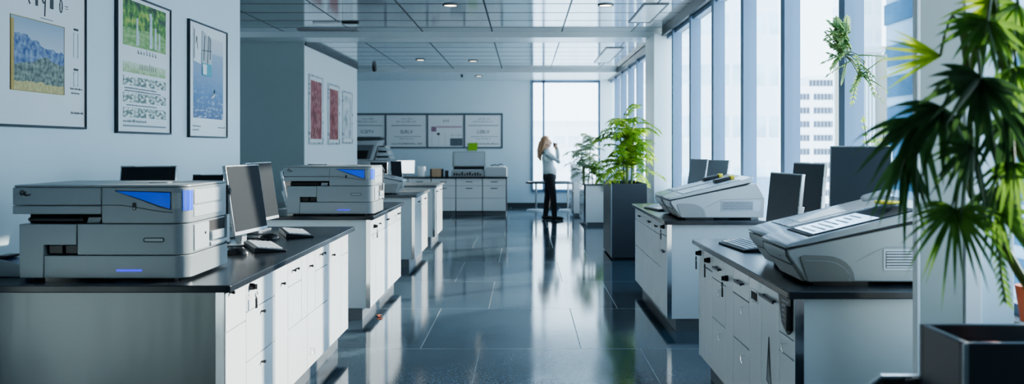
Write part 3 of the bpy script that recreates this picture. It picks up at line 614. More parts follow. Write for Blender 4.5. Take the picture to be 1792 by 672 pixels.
# ------------------------------------------------------------------ slanted scanners
def make_scanner(label, loc, rz, display=False, feeder=True, grey=False):  # grey: copies with backlit shade in their colour
    t = thing('flatbed_scanner', label, 'scanner', loc, rz, 'slanted flatbed scanners'); W = .36; wp = M['scanner_shaded'] if grey else M['white_plastic']; lm = M['lid_shaded'] if grey else M['lid']; fm = M['fender_shaded'] if grey else M['fender']
    prof = [(.085, .016), (.035, .085), (.006, .125), (.004, .150), (.10, .170), (.60, .272), (.685, .286), (.745, .165), (.737, .016)]
    bd = obj('body', prism(B(), prof, 'yz', 0, W), wp, t, bevel=.006, seg=3)
    lidp = [(-.008, .156), (-.004, .168), (.02, .178), (.10, .201), (.60, .322), (.648, .338), (.655, .330), (.645, .306), (.60, .286), (.10, .176)]
    ld = obj('lid', prism(B(), lidp, 'yz', -.004, W + .004), lm, t, bevel=.004, seg=3)
    obj('lid_gasket', prism(B(), [(.006, .152), (.10, .1705), (.60, .2735), (.64, .29), (.60, .2855), (.10, .1755), (.0, .157)], 'yz', -.0015, W + .0015), M['dark'], t)
    def on_lid(y): return .201 + (y - .10) * (.121 / .5)
    def slab(y0, y1, x0, x1, th, off=.001):
        b = B(); quadbox(b, [(x0, y0, on_lid(y0) + off), (x1, y0, on_lid(y0) + off), (x1, y1, on_lid(y1) + off), (x0, y1, on_lid(y1) + off), (x0, y0, on_lid(y0) + th), (x1, y0, on_lid(y0) + th), (x1, y1, on_lid(y1) + th), (x0, y1, on_lid(y1) + th)]); return b
    gl = obj('lid_panel', slab(.10, .56, .03, W - .03, .004), M['screen'] if display else M['silver'], ld, bevel=.001)
    if display:
        dp = obj('display', slab(.125, .40, .06, W - .045, .0055, .0042), M['display_lit'], ld); dp['label'] = 'lit pale blue display'
        b = B(); rk = random.Random(5)
        for k in range(7):
            yy = .14 + k * .036; x0 = .07 + rk.random() * .05; x1 = .20 + rk.random() * .1
            bb = slab(yy, yy + .012, x0, x1, .0065, .0056); me = bpy.data.meshes.new('t'); bb.to_mesh(me); bb.free(); b.from_mesh(me); bpy.data.meshes.remove(me)
        obj('display_marks', b, M['ink_grey'], dp)
    if feeder:
        f = obj('feeder_bar', slab(.40, .52, .05, .15, .03, .0045), M['black'], ld, bevel=.006); obj('feeder_cap', slab(.525, .56, .05, .15, .032, .0045), M['yellow'], f, bevel=.006)
    fr = obj('front_panel', prism(B(), [(.029, .088), (.004, .122), (.001, .146), (-.003, .146), (.0, .120), (.026, .086)], 'yz', .012, W - .012), wp, t); obj('panel_outline', tube(B(), [(.012, .0255, .087), (W - .012, .0255, .087), (W - .012, -.0005, .121), (W - .012, -.0035, .147), (.012, -.0035, .147), (.012, -.0005, .121)], .0016, 6, closed=True), M['dark'], fr); obj('front_button', tube(B(), [(W * .68 + .008 * math.cos(a), .004, .118 + .008 * math.sin(a)) for a in [PI * k / 8 for k in range(-2, 9)]], .0022, 6), M['black'], fr)
    lp = obj('lower_lip', prism(B(), [(.083, .018), (.035, .083), (.028, .080), (.072, .016)], 'yz', .02, W - .02), M['grey_plastic'], t)
    for sx, a, b2 in (('l', -.005, -.0002), ('r', W + .0002, W + .005)):
        arch = [(.088, .018)] + [(.052, .12), (.07, .128), (.16, .126)] + [(.16 + .12 * math.sin(k * PI / 2 / 6), .03 + .096 * math.cos(k * PI / 2 / 6)) for k in range(1, 7)] + [(.285, .018)]
        fd = obj('fender', prism(B(), arch, 'yz', a, b2), fm, bd, bevel=.001)
        xx = a if sx == 'l' else b2
        obj('fender_line', tube(B(), [(xx, q[0] * .88 + .012, q[1] * .82) for q in arch[2:]], .0012, 6), M['ink_grey'], fd)
        # side vent: frame with louvres
        o0, o1 = (-.003, -.0002) if sx == 'l' else (W + .0002, W + .003)
        vb = obj('vent', box(B(), o0, o1, .40, .71, .065, .152), M['slat'], bd)
        b = B(); s0, s1 = (o0 - .0015, o0) if sx == 'l' else (o1, o1 + .0015)
        box(b, s0, s1, .41, .65, .074, .144); obj('vent_opening', b, M['dark_trim'], vb)
        b = B(); s0, s1 = (o0 - .005, o0 - .0016) if sx == 'l' else (o1 + .0016, o1 + .005)
        for k in range(6): box(b, s0, s1, .41, .65, .077 + k * .0115, .083 + k * .0115)
        obj('louvres', b, M['slat'], vb)
        obj('side_seam', tube(B(), [(xx, .285, .10), (xx, .40, .158), (xx, .743, .168)], .001, 5), M['ink_grey'], bd)
    for fx in (.04, W - .04):
        obj('foot', box(B(), fx - .03, fx + .03, .12, .34, 0, .017), M['black'], t); obj('foot', box(B(), fx - .02, fx + .02, .64, .70, 0, .017), M['grey_plastic'], t)
    return t
GSC = 'slanted flatbed scanners'
s3 = make_scanner('slanted scanner with lit blue display, front of near right worktop', (1.09, 3.56 + .36, ZT + .0005), RR, True, False, True)
s1 = make_scanner('white slanted scanner with side vent, front of far right worktop', (1.15, 6.76 + .36, ZT + .0005), RR, False, True)
dup(s1, (1.15, 7.18 + .36, ZT + .0005), RR, 'white slanted scanner behind the front one on far right worktop')
s4 = make_scanner('slanted scanner just behind the one with lit display, near right worktop', (1.135, 3.965 + .36, ZT + .0005), RR, False, False, True)
dup(s1, (-1.47, 10.32, ZT + .0005), RL, 'pale slanted scanner on the third left worktop, sloping towards the aisle')
# loose things on the near right scanners
tg = tag(obj('tape_gun', tube(B(), [(0, 0, 0), (.01, 0, .004), (.10, -.005, .03), (.14, -.005, .038)], [.012, .017, .016, .010], 14), M['grey_plastic'], loc=(1.57, 3.99, ZT + .333)), 'rounded grey handset lying on the rear slanted scanner lid', 'handset')
yb = thing('yellow_disc', 'small pale dish with yellow rim on the scanner lid beside the partition', 'dish', (1.60, 3.78, ZT + .322))
obj('dish', cyl(B(), (0, 0, 0), (0, 0, .014), .035, .05, 24), M['white_plastic'], yb); obj('rim', tube(B(), [(.05 * math.cos(a), .05 * math.sin(a), .012) for a in [2 * PI * k / 24 for k in range(24)]], .006, 8, closed=True), M['yellow'], yb)
tb = tag(obj('paper_sheet', prism(B(), [(.0, 0), (.22, .0533), (.22, .0548), (.0, .0015)], 'xz', -.1, .1), M['paper'], loc=(1.30, 4.14, ZT + .222)), 'white sheet lying on the rear slanted scanner lid', 'paper')

# ------------------------------------------------------------------ monitors
def make_monitor(label, loc, rz, w=.44, h=.40, bottom=.085, tilt=8., screen='screen', neck=True, group='desk monitors', th=.022):
    t = thing('computer_monitor', label, 'monitor', loc, rz, group)
    mt = Matrix.Translation((0, 0, bottom)) @ Matrix.Rotation(math.radians(-tilt), 4, 'X')
    def tr(bm): bm.transform(mt); return bm
    hs = obj('housing', tr(box(B(), -w / 2, w / 2, 0, th, 0, h)), M['silver'], t, bevel=.004)
    b = prism(B(), [(-w * .36, h * .12), (w * .36, h * .12), (w * .36, h * .85), (-w * .36, h * .85)], 'xz', th, th + .018); obj('rear_bulge', tr(b), M['silver'], hs, bevel=.008)
    obj('screen', tr(box(B(), -w / 2 + .008, w / 2 - .008, -.0015, .0002, .022, h - .008)), M[screen], hs)
    obj('chin_light', tr(box(B(), w / 2 - .03, w / 2 - .02, -.001, .0003, .008, .012)), M['ink_grey'], hs)
    if neck:
        obj('stand_neck', prism(B(), [(.05, 0.006), (.085, .006), (.095 + .04, bottom + .15), (.06, bottom + .16), (.045, bottom + .1)], 'yz', -.035, .035), M['silver'], t, bevel=.004)
        obj('stand_base', prism(B(), rrect(-.12, .12, .01, .15, .03, 5), 'xy', 0, .008), M['silver'], t, bevel=.002)
    return t
m1 = make_monitor('large silver monitor with dark screen, beside the near printer', (-1.61, 5.07, ZT + .0005), math.radians(83), .44, .405, .07, 8.5)
dup(m1, (-1.77, 5.90, ZT + .0005), math.radians(85), 'silver monitor with dark screen, farther one on the near left worktop')
dup(m1, (-2.12, 7.97, ZT + .0005), math.radians(86), 'silver monitor at left behind the second printer, seen edge on').scale = (1, 1, .76)
mb = make_monitor('small dark-screened monitor rising behind the near printer, left one', (-2.09, 4.72, ZT + .0005), math.radians(8), .30, .29, .19, 14, group='small monitors behind printers')
dup(mb, (-2.02, 5.42, ZT - .0 + .0005), math.radians(4), 'small dark monitor barely showing above the near printer, right one', 'small monitors behind printers').scale = (.66, 1, .85)
d_ = dup(mb, (-2.03, 8.35, ZT + .0005), math.radians(5), 'small dark monitor behind second printer, left one', 'small monitors behind printers'); d_.scale = (.62, 1, .86)
d_ = dup(mb, (-1.69, 8.5, ZT + .0005), math.radians(-4), 'small dark monitor behind second printer, right one', 'small monitors behind printers'); d_.scale = (.75, 1, .84)
mr = make_monitor('dark screen monitor at the far end of near right worktop, front one', (1.445, 4.86, ZT + .0005), math.radians(-83), .42, .345, .085, 6, 'screen_grey')
dup(mr, (1.69, 5.2, ZT + .0005), math.radians(-80), 'dark monitor by the window behind front one on near right worktop').scale = (.9, 1, 1.12)
make_monitor('big dark monitor with silver edge beside the near partition', (1.80, 4.62, ZT + .0005), math.radians(-32), .32, .50, .085, 6, 'screen_grey')
ms = make_monitor('slim grey monitor on far right worktop, nearer of the two by the window', (1.72, 7.83, ZT + .0005), math.radians(-76), .40, .36, .10, 9, screen='screen_soft')
dup(ms, (1.66, 8.42, ZT + .0005), math.radians(-78), 'slim grey monitor on far right worktop, farther of the two by the window')
ml = make_monitor('small monitor with lit white screen on the end counter', (-2.53, 18.22, hE + .031), 0, .39, .30, .05, 2, screen='screen_lit')
m5 = dup(mb, (-1.87, 11.0, ZT + .0005), math.radians(12), 'grey monitor left of the slanted scanner on third left worktop', 'small monitors behind printers'); m5.scale = (.75, 1, .8)
m6 = dup(mb, (-1.68, 11.28, ZT + .0005), math.radians(20), 'dark monitor behind the slanted scanner on third left worktop', 'small monitors behind printers'); m6.scale = (.5, 1, .82)

# keyboards and mice
def make_keyboard(label, loc, rz):
    t = thing('keyboard', label, 'keyboard', loc, rz, 'keyboards'); 
    obj('case', prism(B(), [(-.085, 0), (.085, 0), (.085, .026), (.07, .028), (-.085, .011)], 'yz', -.21, .21), M['black'], t, bevel=.003)
    b = B()
    for r in range(5):
        yy = -.066 + r * .027; zz = .0145 + (yy + .085) * .017 / .155
        x = -.197
        while x < .19:
            wd = .024 if not (r == 0 and -.1 < x < .05) else .14
            box(b, x, min(x + wd - .004, .2), yy, yy + .022, zz - .004, zz + .004); x += wd + .002
    obj('keys', b, M['key'], t)
    return t
kb = make_keyboard('near keyboard with grey keys beside the near left monitor', (-1.475, 4.86, ZT + .0005), math.radians(116))
dup(kb, (-1.50, 5.62, ZT + .0005), math.radians(112), 'farther keyboard on near left worktop, by the far corner')
dup(kb, (1.26, 4.90, ZT + .0005), math.radians(-84), 'keyboard lying on the near right worktop')
dup(kb, (1.24, 7.86, ZT + .0005), math.radians(-80), 'dark keyboard on far right worktop beside the planter')
def make_mouse(label, loc, rz):
    t = thing('computer_mouse', label, 'mouse', loc, rz, 'computer mice')
    b = ball(B(), (0, 0, .0), (.034, .062, .036), 20, 12); bmesh.ops.bisect_plane(b, geom=b.verts[:] + b.edges[:] + b.faces[:], plane_co=(0, 0, .0005), plane_no=(0, 0, 1), clear_inner=True)
    bmesh.ops.edgeloop_fill(b, edges=[e for e in b.edges if e.is_boundary]); obj('shell', b, M['black'], t)
    obj('wheel', cyl(B(), (-.004, -.03, .028), (.004, -.03, .028), .008, n=14), M['grey_plastic'], t); return t
mo = make_mouse('black mouse in front of the near keyboard, left worktop', (-1.545, 4.60, ZT + .0005), math.radians(100))
dup(mo, (-1.595, 5.36, ZT + .0005), math.radians(110), 'black mouse beside the farther keyboard, left worktop')
def cable(label, pts, r=.004):
    cu = [Vector(p) for p in pts]; out = []
    for i in range(len(cu) - 1):
        p0, p1, p2, p3 = cu[max(i - 1, 0)], cu[i], cu[i + 1], cu[min(i + 2, len(cu) - 1)]
        for k in range(8):
            s = k / 8; out.append(.5 * ((2 * p1) + (p2 - p0) * s + (2 * p0 - 5 * p1 + 4 * p2 - p3) * s * s + (3 * p1 - p0 - 3 * p2 + p3) * s ** 3))
    out.append(cu[-1]); return tag(obj('cable', tube(B(), out, r, 8), M['black']), label, 'cable', 'black cables')
z = ZT + .0052
cable('black cable looping from near printer to near monitor', [(-1.44, 4.22, .95), (-1.5, 4.36, .93), (-1.60, 4.5, .95), (-1.70, 4.66, .91), (-1.80, 4.76, z + .006), (-1.86, 4.82, z + .002), (-1.93, 4.87, z + .001)])
cable('black cable lying behind the near monitor, running towards the left wall', [(-1.60, 5.30, z), (-1.7, 5.36, z), (-1.85, 5.38, z), (-2.0, 5.30, z), (-2.2, 5.28, z)])
cable('black cable from farther mouse towards farther monitor', [(-1.61, 5.43, z), (-1.66, 5.55, z), (-1.75, 5.62, z), (-1.9, 5.66, z)])
cable('black cable hanging behind the monitors on near right worktop', [(1.62, 5.03, 1.12), (1.64, 5.03, 1.0), (1.70, 5.02, .93), (1.80, 4.98, z)], .006)
# small stapler-like device left of the near printer
t = thing('label_maker', 'small grey wedge-shaped device with blue back, left of the near printer', 'device', (-2.33, 3.80, ZT + .0005))
obj('wedge', prism(B(), [(-.02, 0), (.12, 0), (.12, .045), (.02, .075), (-.02, .08)], 'xz', 0, .12), M['printer_light'], t, bevel=.004)
obj('blue_back', prism(B(), rrect(.085, .12, .046, .115, .008, 4), 'xz', .03, .10), M['blue'], t, bevel=.004); obj('cap', box(B(), -.022, .03, .01, .11, .0805, .092), M['black'], t, bevel=.004)

# ------------------------------------------------------------------ wall posters
def framed(label, loc, rz, w, h, group, fm='frame', fw=.012, cat='poster'):
    t = thing('framed_poster', label, cat, loc, rz, group)
    b = B(); box(b, 0, fw, -.022, 0, 0, h); box(b, w - fw, w, -.022, 0, 0, h); box(b, fw, w - fw, -.022, 0, 0, fw); box(b, fw, w - fw, -.022, 0, h - fw, h)
    obj('frame', b, M[fm], t, bevel=.002)
    pp = obj('paper', box(B(), fw, w - fw, -.012, -.001, fw, h - fw), M['paper'], t); return t, pp
def pic(parent, x0, x1, z0, z1, kind, name='picture', y=-.0135):
    o = obj(name, box(B(), 0, x1 - x0, 0, .001, 0, z1 - z0), picture_material(kind + '_print', kind, x1 - x0, z1 - z0), parent); o.location = (x0, y, z0); return o
GP = 'posters on the near left wall'; XW = -2.5985; yi = -.0135
t, pp = framed('framed mountain landscape poster, first on the near left wall', (XW, 4.18, 1.55), RL, .87, 1.03, GP)
pic(pp, .13, .63, .19, .565, 'mountains'); obj('picture_border', tube(B(), [(.128, yi, .188), (.632, yi, .188), (.632, yi, .567), (.128, yi, .567)], .0025, 6, closed=True), M['gold'], pp)
obj('gilt_strip', box(B(), .13, .155, yi - .0025, yi - .0005, .19, .55), M['gold'], pp)
b = B()
tube(b, [(.28, yi, .71), (.29, yi, .66), (.30, yi, .645)], .004, 6); box(b, .35, .375, yi, yi + .001, .645, .70); tube(b, [(.43 + .014 * math.cos(a), yi, .69 + .02 * math.sin(a)) for a in [2 * PI * k / 14 for k in range(14)]], .004, 6, closed=True); tube(b, [(.444, yi, .69), (.44, yi, .63), (.438, yi, .60)], .0035, 6)
box(b, .49, .525, yi, yi + .001, .65, .71); tube(b, [(.60 + .013 * math.cos(a), yi, .68 + .035 * math.sin(a)) for a in [2 * PI * k / 14 for k in range(14)]], .003, 6, closed=True); box(b, .64, .675, yi, yi + .001, .685, .689); box(b, .645, .675, yi, yi + .001, .672, .675); box(b, .40, .52, yi, yi + .001, .585, .588)
obj('lettering', b, M['ink'], pp)
b = B(); box(b, .735, .785, yi, yi + .001, .565, .577); box(b, .735, .785, yi, yi + .001, .335, .347); scribble(b, .70, .83, .225, .012, yi); scribble(b, .71, .80, .20, .010, yi); scribble(b, .705, .84, .085, .016, yi); obj('side_notes', b, M['ink'], pp)
b = B()
for z0, z1 in ((.41, .55), (.245, .325)): tube(b, [(.735, yi, z0), (.78, yi, z0), (.78, yi, z1), (.735, yi, z1)], .0012, 5, closed=True)
obj('note_boxes', b, M['ink_grey'], pp)
t, pp = framed('framed green meadow poster with photo strips, second on near left wall', (XW, 5.43, 1.535), RL, .83, .91, GP)
g_ = pic(pp, .09, .745, .575, .875, 'meadow', 'meadow_picture'); pic(pp, .09, .745, .40, .47, 'grass', 'grass_band')
for x, hh, r in ((.29, .18, .014), (.315, .10, .008), (.50, .24, .024), (.575, .15, .018), (.64, .12, .012)):
    o = obj('pale_bottle_shape', cyl(B(), (x, yi - .001, .59), (x, yi - .001, .59 + hh), r, r * .8, 10), M['silver'], pp); o.scale = (1, .08, 1); o.location.y = yi * .92
rk = random.Random(8)
for k in range(7):
    x = .30 + k * .045; b = B(); box(b, x, x + .006, yi, yi + .001, .535, .535 + rk.uniform(.02, .035)); box(b, x, x + rk.uniform(.008, .024), yi, yi + .001, .535, .541); obj('letter_mark', b, M['ink'], pp)
for k in range(9): x = .33 + k * .03; obj('letter_mark', box(B(), x, x + .005, yi - .001, yi + .0, .43, .43 + rk.uniform(.03, .05)), M['ink'], pp)
b = B()
for k, (z0, z1) in enumerate(((.315, .375), (.205, .268), (.105, .170))): pic(pp, .09, .745, z0, z1, 'strip', 'photo_strip')
b = B(); scribble(b, .11, .60, .293, .011, yi); scribble(b, .11, .66, .275, .010, yi); scribble(b, .14, .60, .182, .010, yi); scribble(b, .09, .44, .072, .02, yi); box(b, .09, .745, yi, yi + .001, .044, .056); obj('small_print', b, M['ink_grey'], pp)
t, pp = framed('framed blue sea poster with small swimmer, third on near left wall', (XW, 6.60, 1.52), RL, .845, .915, GP)
pic(pp, .09, .75, .155, .82, 'sea', 'sea_picture')
b = B(); ball(b, (.545, yi - .001, .385), (.018, .001, .016), 10, 6); box(b, .53, .555, yi - .002, yi, .355, .375); obj('swimmer', b, M['ink'], pp)
b = B(); tube(b, [(.53, yi, .36), (.50, yi, .34), (.46, yi, .325)], [.012, .018, .006], 8); o = obj('splash', b, M['paper'], pp)
s = obj('pinned_sheet', prism(B(), [(.09, .60), (.24, .585), (.24, .84), (.09, .87)], 'xz', -.016, -.0145), M['paper'], pp); prism_b = prism(B(), [(.26, .56), (.48, .575), (.48, .80), (.27, .86)], 'xz', -.0158, -.0145); obj('pinned_sheet', prism_b, M['white_plastic'], pp)
obj('teal_tag', box(B(), .27, .47, -.0175, -.016, .50, .60), M['teal'], pp); obj('white_tag_edge', box(B(), .28, .36, -.0185, -.0176, .51, .59), M['paper'], pp)
b = B()
for (x0, z0, x1, z1) in ((.10, .62, .105, .85), (.13, .74, .15, .80), (.15, .80, .17, .70), (.30, .62, .32, .82), (.38, .60, .41, .83), (.44, .64, .44, .82), (.27, .70, .47, .71)): tube(b, [(x0, -.0165, z0), (x1, -.0165, z1)], .0028, 5)
obj('pencil_lines', b, M['ink'], pp)
b = B(); scribble(b, .08, .25, .085, .014, yi); scribble(b, .08, .21, .055, .014, yi); scribble(b, .63, .72, .082, .012, yi); scribble(b, .72, .79, .082, .014, yi); obj('small_print', b, M['ink_grey'], pp)
GQ = 'posters on the block wall'
for (y0, y1, z0, z1, k, lab) in ((13.55, 14.48, 1.48, 2.60, 'red', 'first red abstract poster on the bright block wall'), (14.88, 15.76, 1.48, 2.55, 'red', 'second red abstract poster, middle on the bright block wall'), (16.05, 16.95, 1.50, 2.50, 'pale', 'pale grey poster, last on the bright block wall')):
    t, pp = framed(lab, (-3.4185, y0, z0), RL, y1 - y0, z1 - z0, GQ, 'silver', .03); W_, H_ = y1 - y0, z1 - z0
    pic(pp, .10, W_ - .10, .09, H_ - .09, k)
# long framed notice panel on the end wall
t = thing('notice_frame', 'long grey frame holding four white printed notices on the end wall', 'notice board', (-4.04, 20.4985, 1.40)); W_, H_ = 3.52, .84
b = B(); fw = .035
for x in (0, .70, 1.70, 2.585, W_ - fw): box(b, x, x + fw, -.03, 0, fw, H_ - .045)
box(b, 0, W_, -.03, 0, 0, fw); box(b, 0, W_, -.03, 0, H_ - .045, H_); obj('frame', b, M['frame_grey'], t)
cells = [(fw, .70), (.735, 1.70), (1.735, 2.585), (2.62, W_ - fw)]
for k, (x0, x1) in enumerate(cells):
    if k == 0: x0 = fw
    p_ = obj('notice', box(B(), x0 + .004, x1 - .004, -.014, -.001, fw + .004, H_ - .049), M['paper'], t); c = (x0 + x1) / 2
    if k == 0: c = .28
    y_ = -.0152
    if k != 2:
        obj('heading', text_bm(('ICBTV', 'SLRLV', '', 'LSBLV')[k], .115, c, y_, .36), M['ink'], p_)
        b = B(); scribble(b, c - .12, c + .16, .69, .045, y_); scribble(b, c - .24, c + .22, .62, .05, y_); box(b, c - .36 if k else fw + .02, c + .36, y_, y_ + .001, .535, .555); box(b, c - .3 if k else fw + .02, c + .35, y_, y_ + .001, .275, .287); scribble(b, c - .18, c + .18, .21, .045, y_); obj('small_print', b, M['ink_grey'], p_)
        b = B(); scribble(b, c - .36 if k else fw + .03, c + .40 if k != 3 else c + .36, .09, .05, y_, gap=.2); obj('foot_line', b, M['ink'], p_)
    else:
        b = B(); scribble(b, c - .06, c + .10, .62, .11, y_); box(b, c + .1, c + .38, y_, y_ + .001, .31, .318)
        for q in range(5): box(b, c - .34 + q * .16, c - .335 + q * .16, y_, y_ + .001, .06, .36)
        obj('table_lines', b, M['ink_grey'], p_)
        obj('pink_rule', box(B(), c - .22, c + .38, y_, y_ + .001, .49, .535), M['ink_pink'], p_); obj('purple_square', box(B(), c - .35, c - .23, y_, y_ + .001, .40, .52), M['ink_purple'], p_)
        obj('dark_photo', box(B(), c + .10, c + .40, y_, y_ + .001, .06, .24), M['frame_grey'], p_); obj('dot', ball(B(), (c - .18, y_, .345), (.04, .001, .03), 10, 6), M['ink'], p_)
tag(obj('sticky_note', prism(B(), [(-1.36, 1.345), (-1.135, 1.345), (-1.115, 1.53), (-1.335, 1.53)], 'xz', 20.4665, 20.468), M['green_note']), 'bright green note stuck on the lower edge of the notice frame', 'note')

# ------------------------------------------------------------------ things on the end counter
zc = hE + .0305
t = tag(obj('paper_roll', cyl(B(), (0, 0, 0), (0, 0, .215), .085, n=28), M['paper'], loc=(-2.19, 18.25, zc), bevel=.006), 'white paper roll standing on the end counter', 'roll')
t = thing('paper_carton', 'tan box with dark sides on the end counter', 'box', (-1.87, 18.25, zc)); obj('tan_front', prism(B(), rrect(-.10, .10, 0, .17, .02, 4), 'xz', -.07, .07), M['tan'], t); obj('dark_side', box(B(), -.135, -.101, -.07, .07, 0, .165), M['black'], t, bevel=.004); obj('dark_side', box(B(), .101, .145, -.07, .07, 0, .165), M['black'], t, bevel=.004)
tag(obj('dark_cup', cyl(B(), (0, 0, 0), (0, 0, .13), .035, .042, 20), M['black'], loc=(-1.655, 18.22, zc)), 'small dark cup right of the tan box on end counter', 'cup')
t = thing('open_copier', 'grey copier with raised lid on the end counter', 'copier', (-1.20, 18.12, zc))
obj('base', box(B(), -.35, .35, 0, .42, 0, .13), M['grey_plastic'], t, bevel=.008)
obj('bed', box(B(), -.31, .31, .02, .38, .1305, .15), M['white_plastic'], t, bevel=.003)
b = B(); rk = random.Random(9)
for k in range(11): x = -.30 + k * .055; box(b, x, x + .03, -.012, 0, .03, .06 + rk.random() * .05)
obj('front_controls', b, M['black'], t)
ld = obj('lid', prism(B(), [(.36, .20), (.40, .20), (.46, .53), (.42, .54)], 'yz', -.36, .36), M['grey_plastic'], t, bevel=.008); obj('lid_pad', prism(B(), [(.352, .23), (.36, .23), (.418, .51), (.41, .51)], 'yz', -.32, .32), M['sill'], ld)
obj('hinge', box(B(), -.33, .33, .36, .42, .13, .21), M['black'], t)
t = thing('white_tray_box', 'white box with papers on top at right end of end counter', 'box', (-.60, 18.25, zc)); obj('box_body', box(B(), -.235, .225, -.15, .2, 0, .20), M['white_plastic'], t, bevel=.008); obj('paper_stack', box(B(), -.2, .18, -.12, .16, .2005, .222), M['paper'], t, bevel=.003)
tag(obj('wire_tongs', tube(B(), [(-.12, 0, .012), (-.02, .02, .03), (.03, 0, .012), (.10, .0, .045), (.15, .02, .018)], .011, 8), M['black'], loc=(-.60, 18.22, zc + .2225)), 'dark wire tongs lying on the white box of papers', 'tongs')

# tall copier in the far left alcove
t = thing('floor_copier', 'tall white copier with dark openings in the far left alcove', 'copier', (-3.35, 18.4, 0))
obj('lower_cabinet', box(B(), -.6, .36, 0, .7, .02, 1.14), M['white_plastic'], t, bevel=.01)
obj('upper_housing', prism(B(), [(-.6, 1.145), (.10, 1.145), (.20, 1.53), (-.6, 1.53)], 'xz', 0, .7), M['white_plastic'], t, bevel=.01)
obj('dark_opening', prism(B(), [(-.55, 1.17), (.03, 1.17), (.12, 1.48), (-.55, 1.48)], 'xz', -.006, -.0005), M['plinth'], t); obj('inner_bay', prism(B(), [(-.5, 1.18), (-.04, 1.18), (-.0, 1.36), (-.5, 1.36)], 'xz', -.011, -.0065), M['dark'], t)
obj('document_lid', prism(B(), [(-.6, 1.56), (.16, 1.58), (.26, 1.62), (.24, 1.65), (-.6, 1.65)], 'xz', .02, .68), M['dark_trim'], t, bevel=.008)
obj('lid_base', box(B(), -.6, .23, .01, .69, 1.5305, 1.559), M['white_plastic'], t, bevel=.004)
for k, (z0, z1) in enumerate(((1.15, 1.24), (1.26, 1.36), (1.38, 1.46))): tr_ = obj('output_tray', prism(B(), [(.13 + .03 * k, z0), (.46 - .03 * k, z0), (.48 - .05 * k, z0 + .02), (.44 - .04 * k, z1), (.15 + .03 * k, z1)], 'xz', .02, .6), M['white_plastic'], t, bevel=.004); obj('tray_gap', box(B(), .17 + .03 * k, .42 - .04 * k, .012, .0195, z0 + .055, z1 - .004), M['dark'], tr_)

# ------------------------------------------------------------------ planters and plants
def make_planter(label, x0, x1, y0, y1, h, soil, sm):
    t = thing('planter_box', label, 'planter', ((x0 + x1) / 2, (y0 + y1) / 2, 0), 0, 'tall dark planter boxes'); a, c = (x1 - x0) / 2, (y1 - y0) / 2; th = .022
    b = B(); box(b, -a, a, -c, -c + th, .02, h); box(b, -a, a, c - th, c, .02, h); box(b, -a, -a + th, -c + th, c - th, .02, h); box(b, a - th, a, -c + th, c - th, .02, h); box(b, -a + th, a - th, -c + th, c - th, .02, .06)
    obj('box', b, M['planter'], t, bevel=.003); obj('foot', box(B(), -a + .03, a - .03, -c + .03, c - .03, 0, .0195), M['black'], t)
    obj('edge_strip', box(B(), -a - .003, -a + .009, -c - .003, -c + .003, .02, h), M['planter_edge'], t)
    obj('soil', box(B(), -a + th + .001, a - th - .001, -c + th + .001, c - th - .001, .5, h - soil), M[sm], t); return t
make_planter('tall charcoal planter box standing beside the far right counter', 1.11, 1.57, 10.98, 12.08, .97, .06, 'soil')
make_planter('dark planter box in the right foreground under the fan palm', 1.07, 1.68, 2.085, 2.325, .97, .05, 'pebbles')
tag(obj('clay_saucer', cyl(B(), (0, 0, 0), (0, 0, .022), .045, .06, 24), M['orange'], loc=(1.205, 2.17, .921)), 'small orange-red clay dish inside the foreground planter', 'dish')
tag(obj('clay_pot', cyl(B(), (0, 0, 0), (0, 0, .14), .05, .07, 24), M['orange'], loc=(2.035, 3.42, .753)), 'brown clay pot on window sill at right edge', 'pot')

def blade(bm, p, d, L_, w, droop, side, nseg=4, fold=.25):
    """one lanceolate leaflet from p along d, bending down"""
    d = d.normalized(); s = side - d * side.dot(d)
    s = s.normalized() if s.length > 1e-4 else frame_axes(d)[0]
    nrm = s.cross(d).normalized(); prev = None
    for i in range(nseg + 1):
        t = i / nseg; c = p + d * (L_ * t) + Vector((0, 0, -droop * L_ * t * t))
        ww = w * (math.sin(PI * min(1, .12 + .88 * t) ** .8) if t < 1 else .02) * .5
        l, r = bm.verts.new(c + s * ww + nrm * ww * fold), bm.verts.new(c - s * ww + nrm * ww * fold); m_ = bm.verts.new(c)
        if prev:
            bm.faces.new((prev[0], prev[2], m_, l)); bm.faces.new((prev[2], prev[1], r, m_))
        prev = (l, r, m_)
def frond(bm, st, p, d, L_, nl, ll, lw, droop, rr):
    """pinnate frond: curved rachis (into st) with paired leaflets (into bm)"""
    pts = [p + d.normalized() * (L_ * t) + Vector((0, 0, -droop * L_ * t * t)) for t in [k / 8 for k in range(9)]]
    tube(st, pts, .005, 5, .0015)
    up = Vector((0, 0, 1))
    for k in range(nl):
        t = .18 + .80 * k / (nl - 1); i = min(7, int(t * 8)); f = t * 8 - i; c = pts[i].lerp(pts[i + 1], f); tang = (pts[i + 1] - pts[i]).normalized()
        sd = tang.cross(up); sd = sd.normalized() if sd.length > .01 else Vector((1, 0, 0))
        for sg in (-1, 1):
            dd_ = tang * .55 + sd * sg * .85 + Vector((rr.uniform(-.12, .12), rr.uniform(-.12, .12), rr.uniform(-.1, .2)))
            blade(bm, c, dd_, ll * (1 - .45 * abs(t - .5)) * rr.uniform(.85, 1.1), lw, .35, tang, 3)
    blade(bm, pts[-1], pts[-1] - pts[-2], ll * .8, lw, .3, Vector((1, 0, 0)), 3)

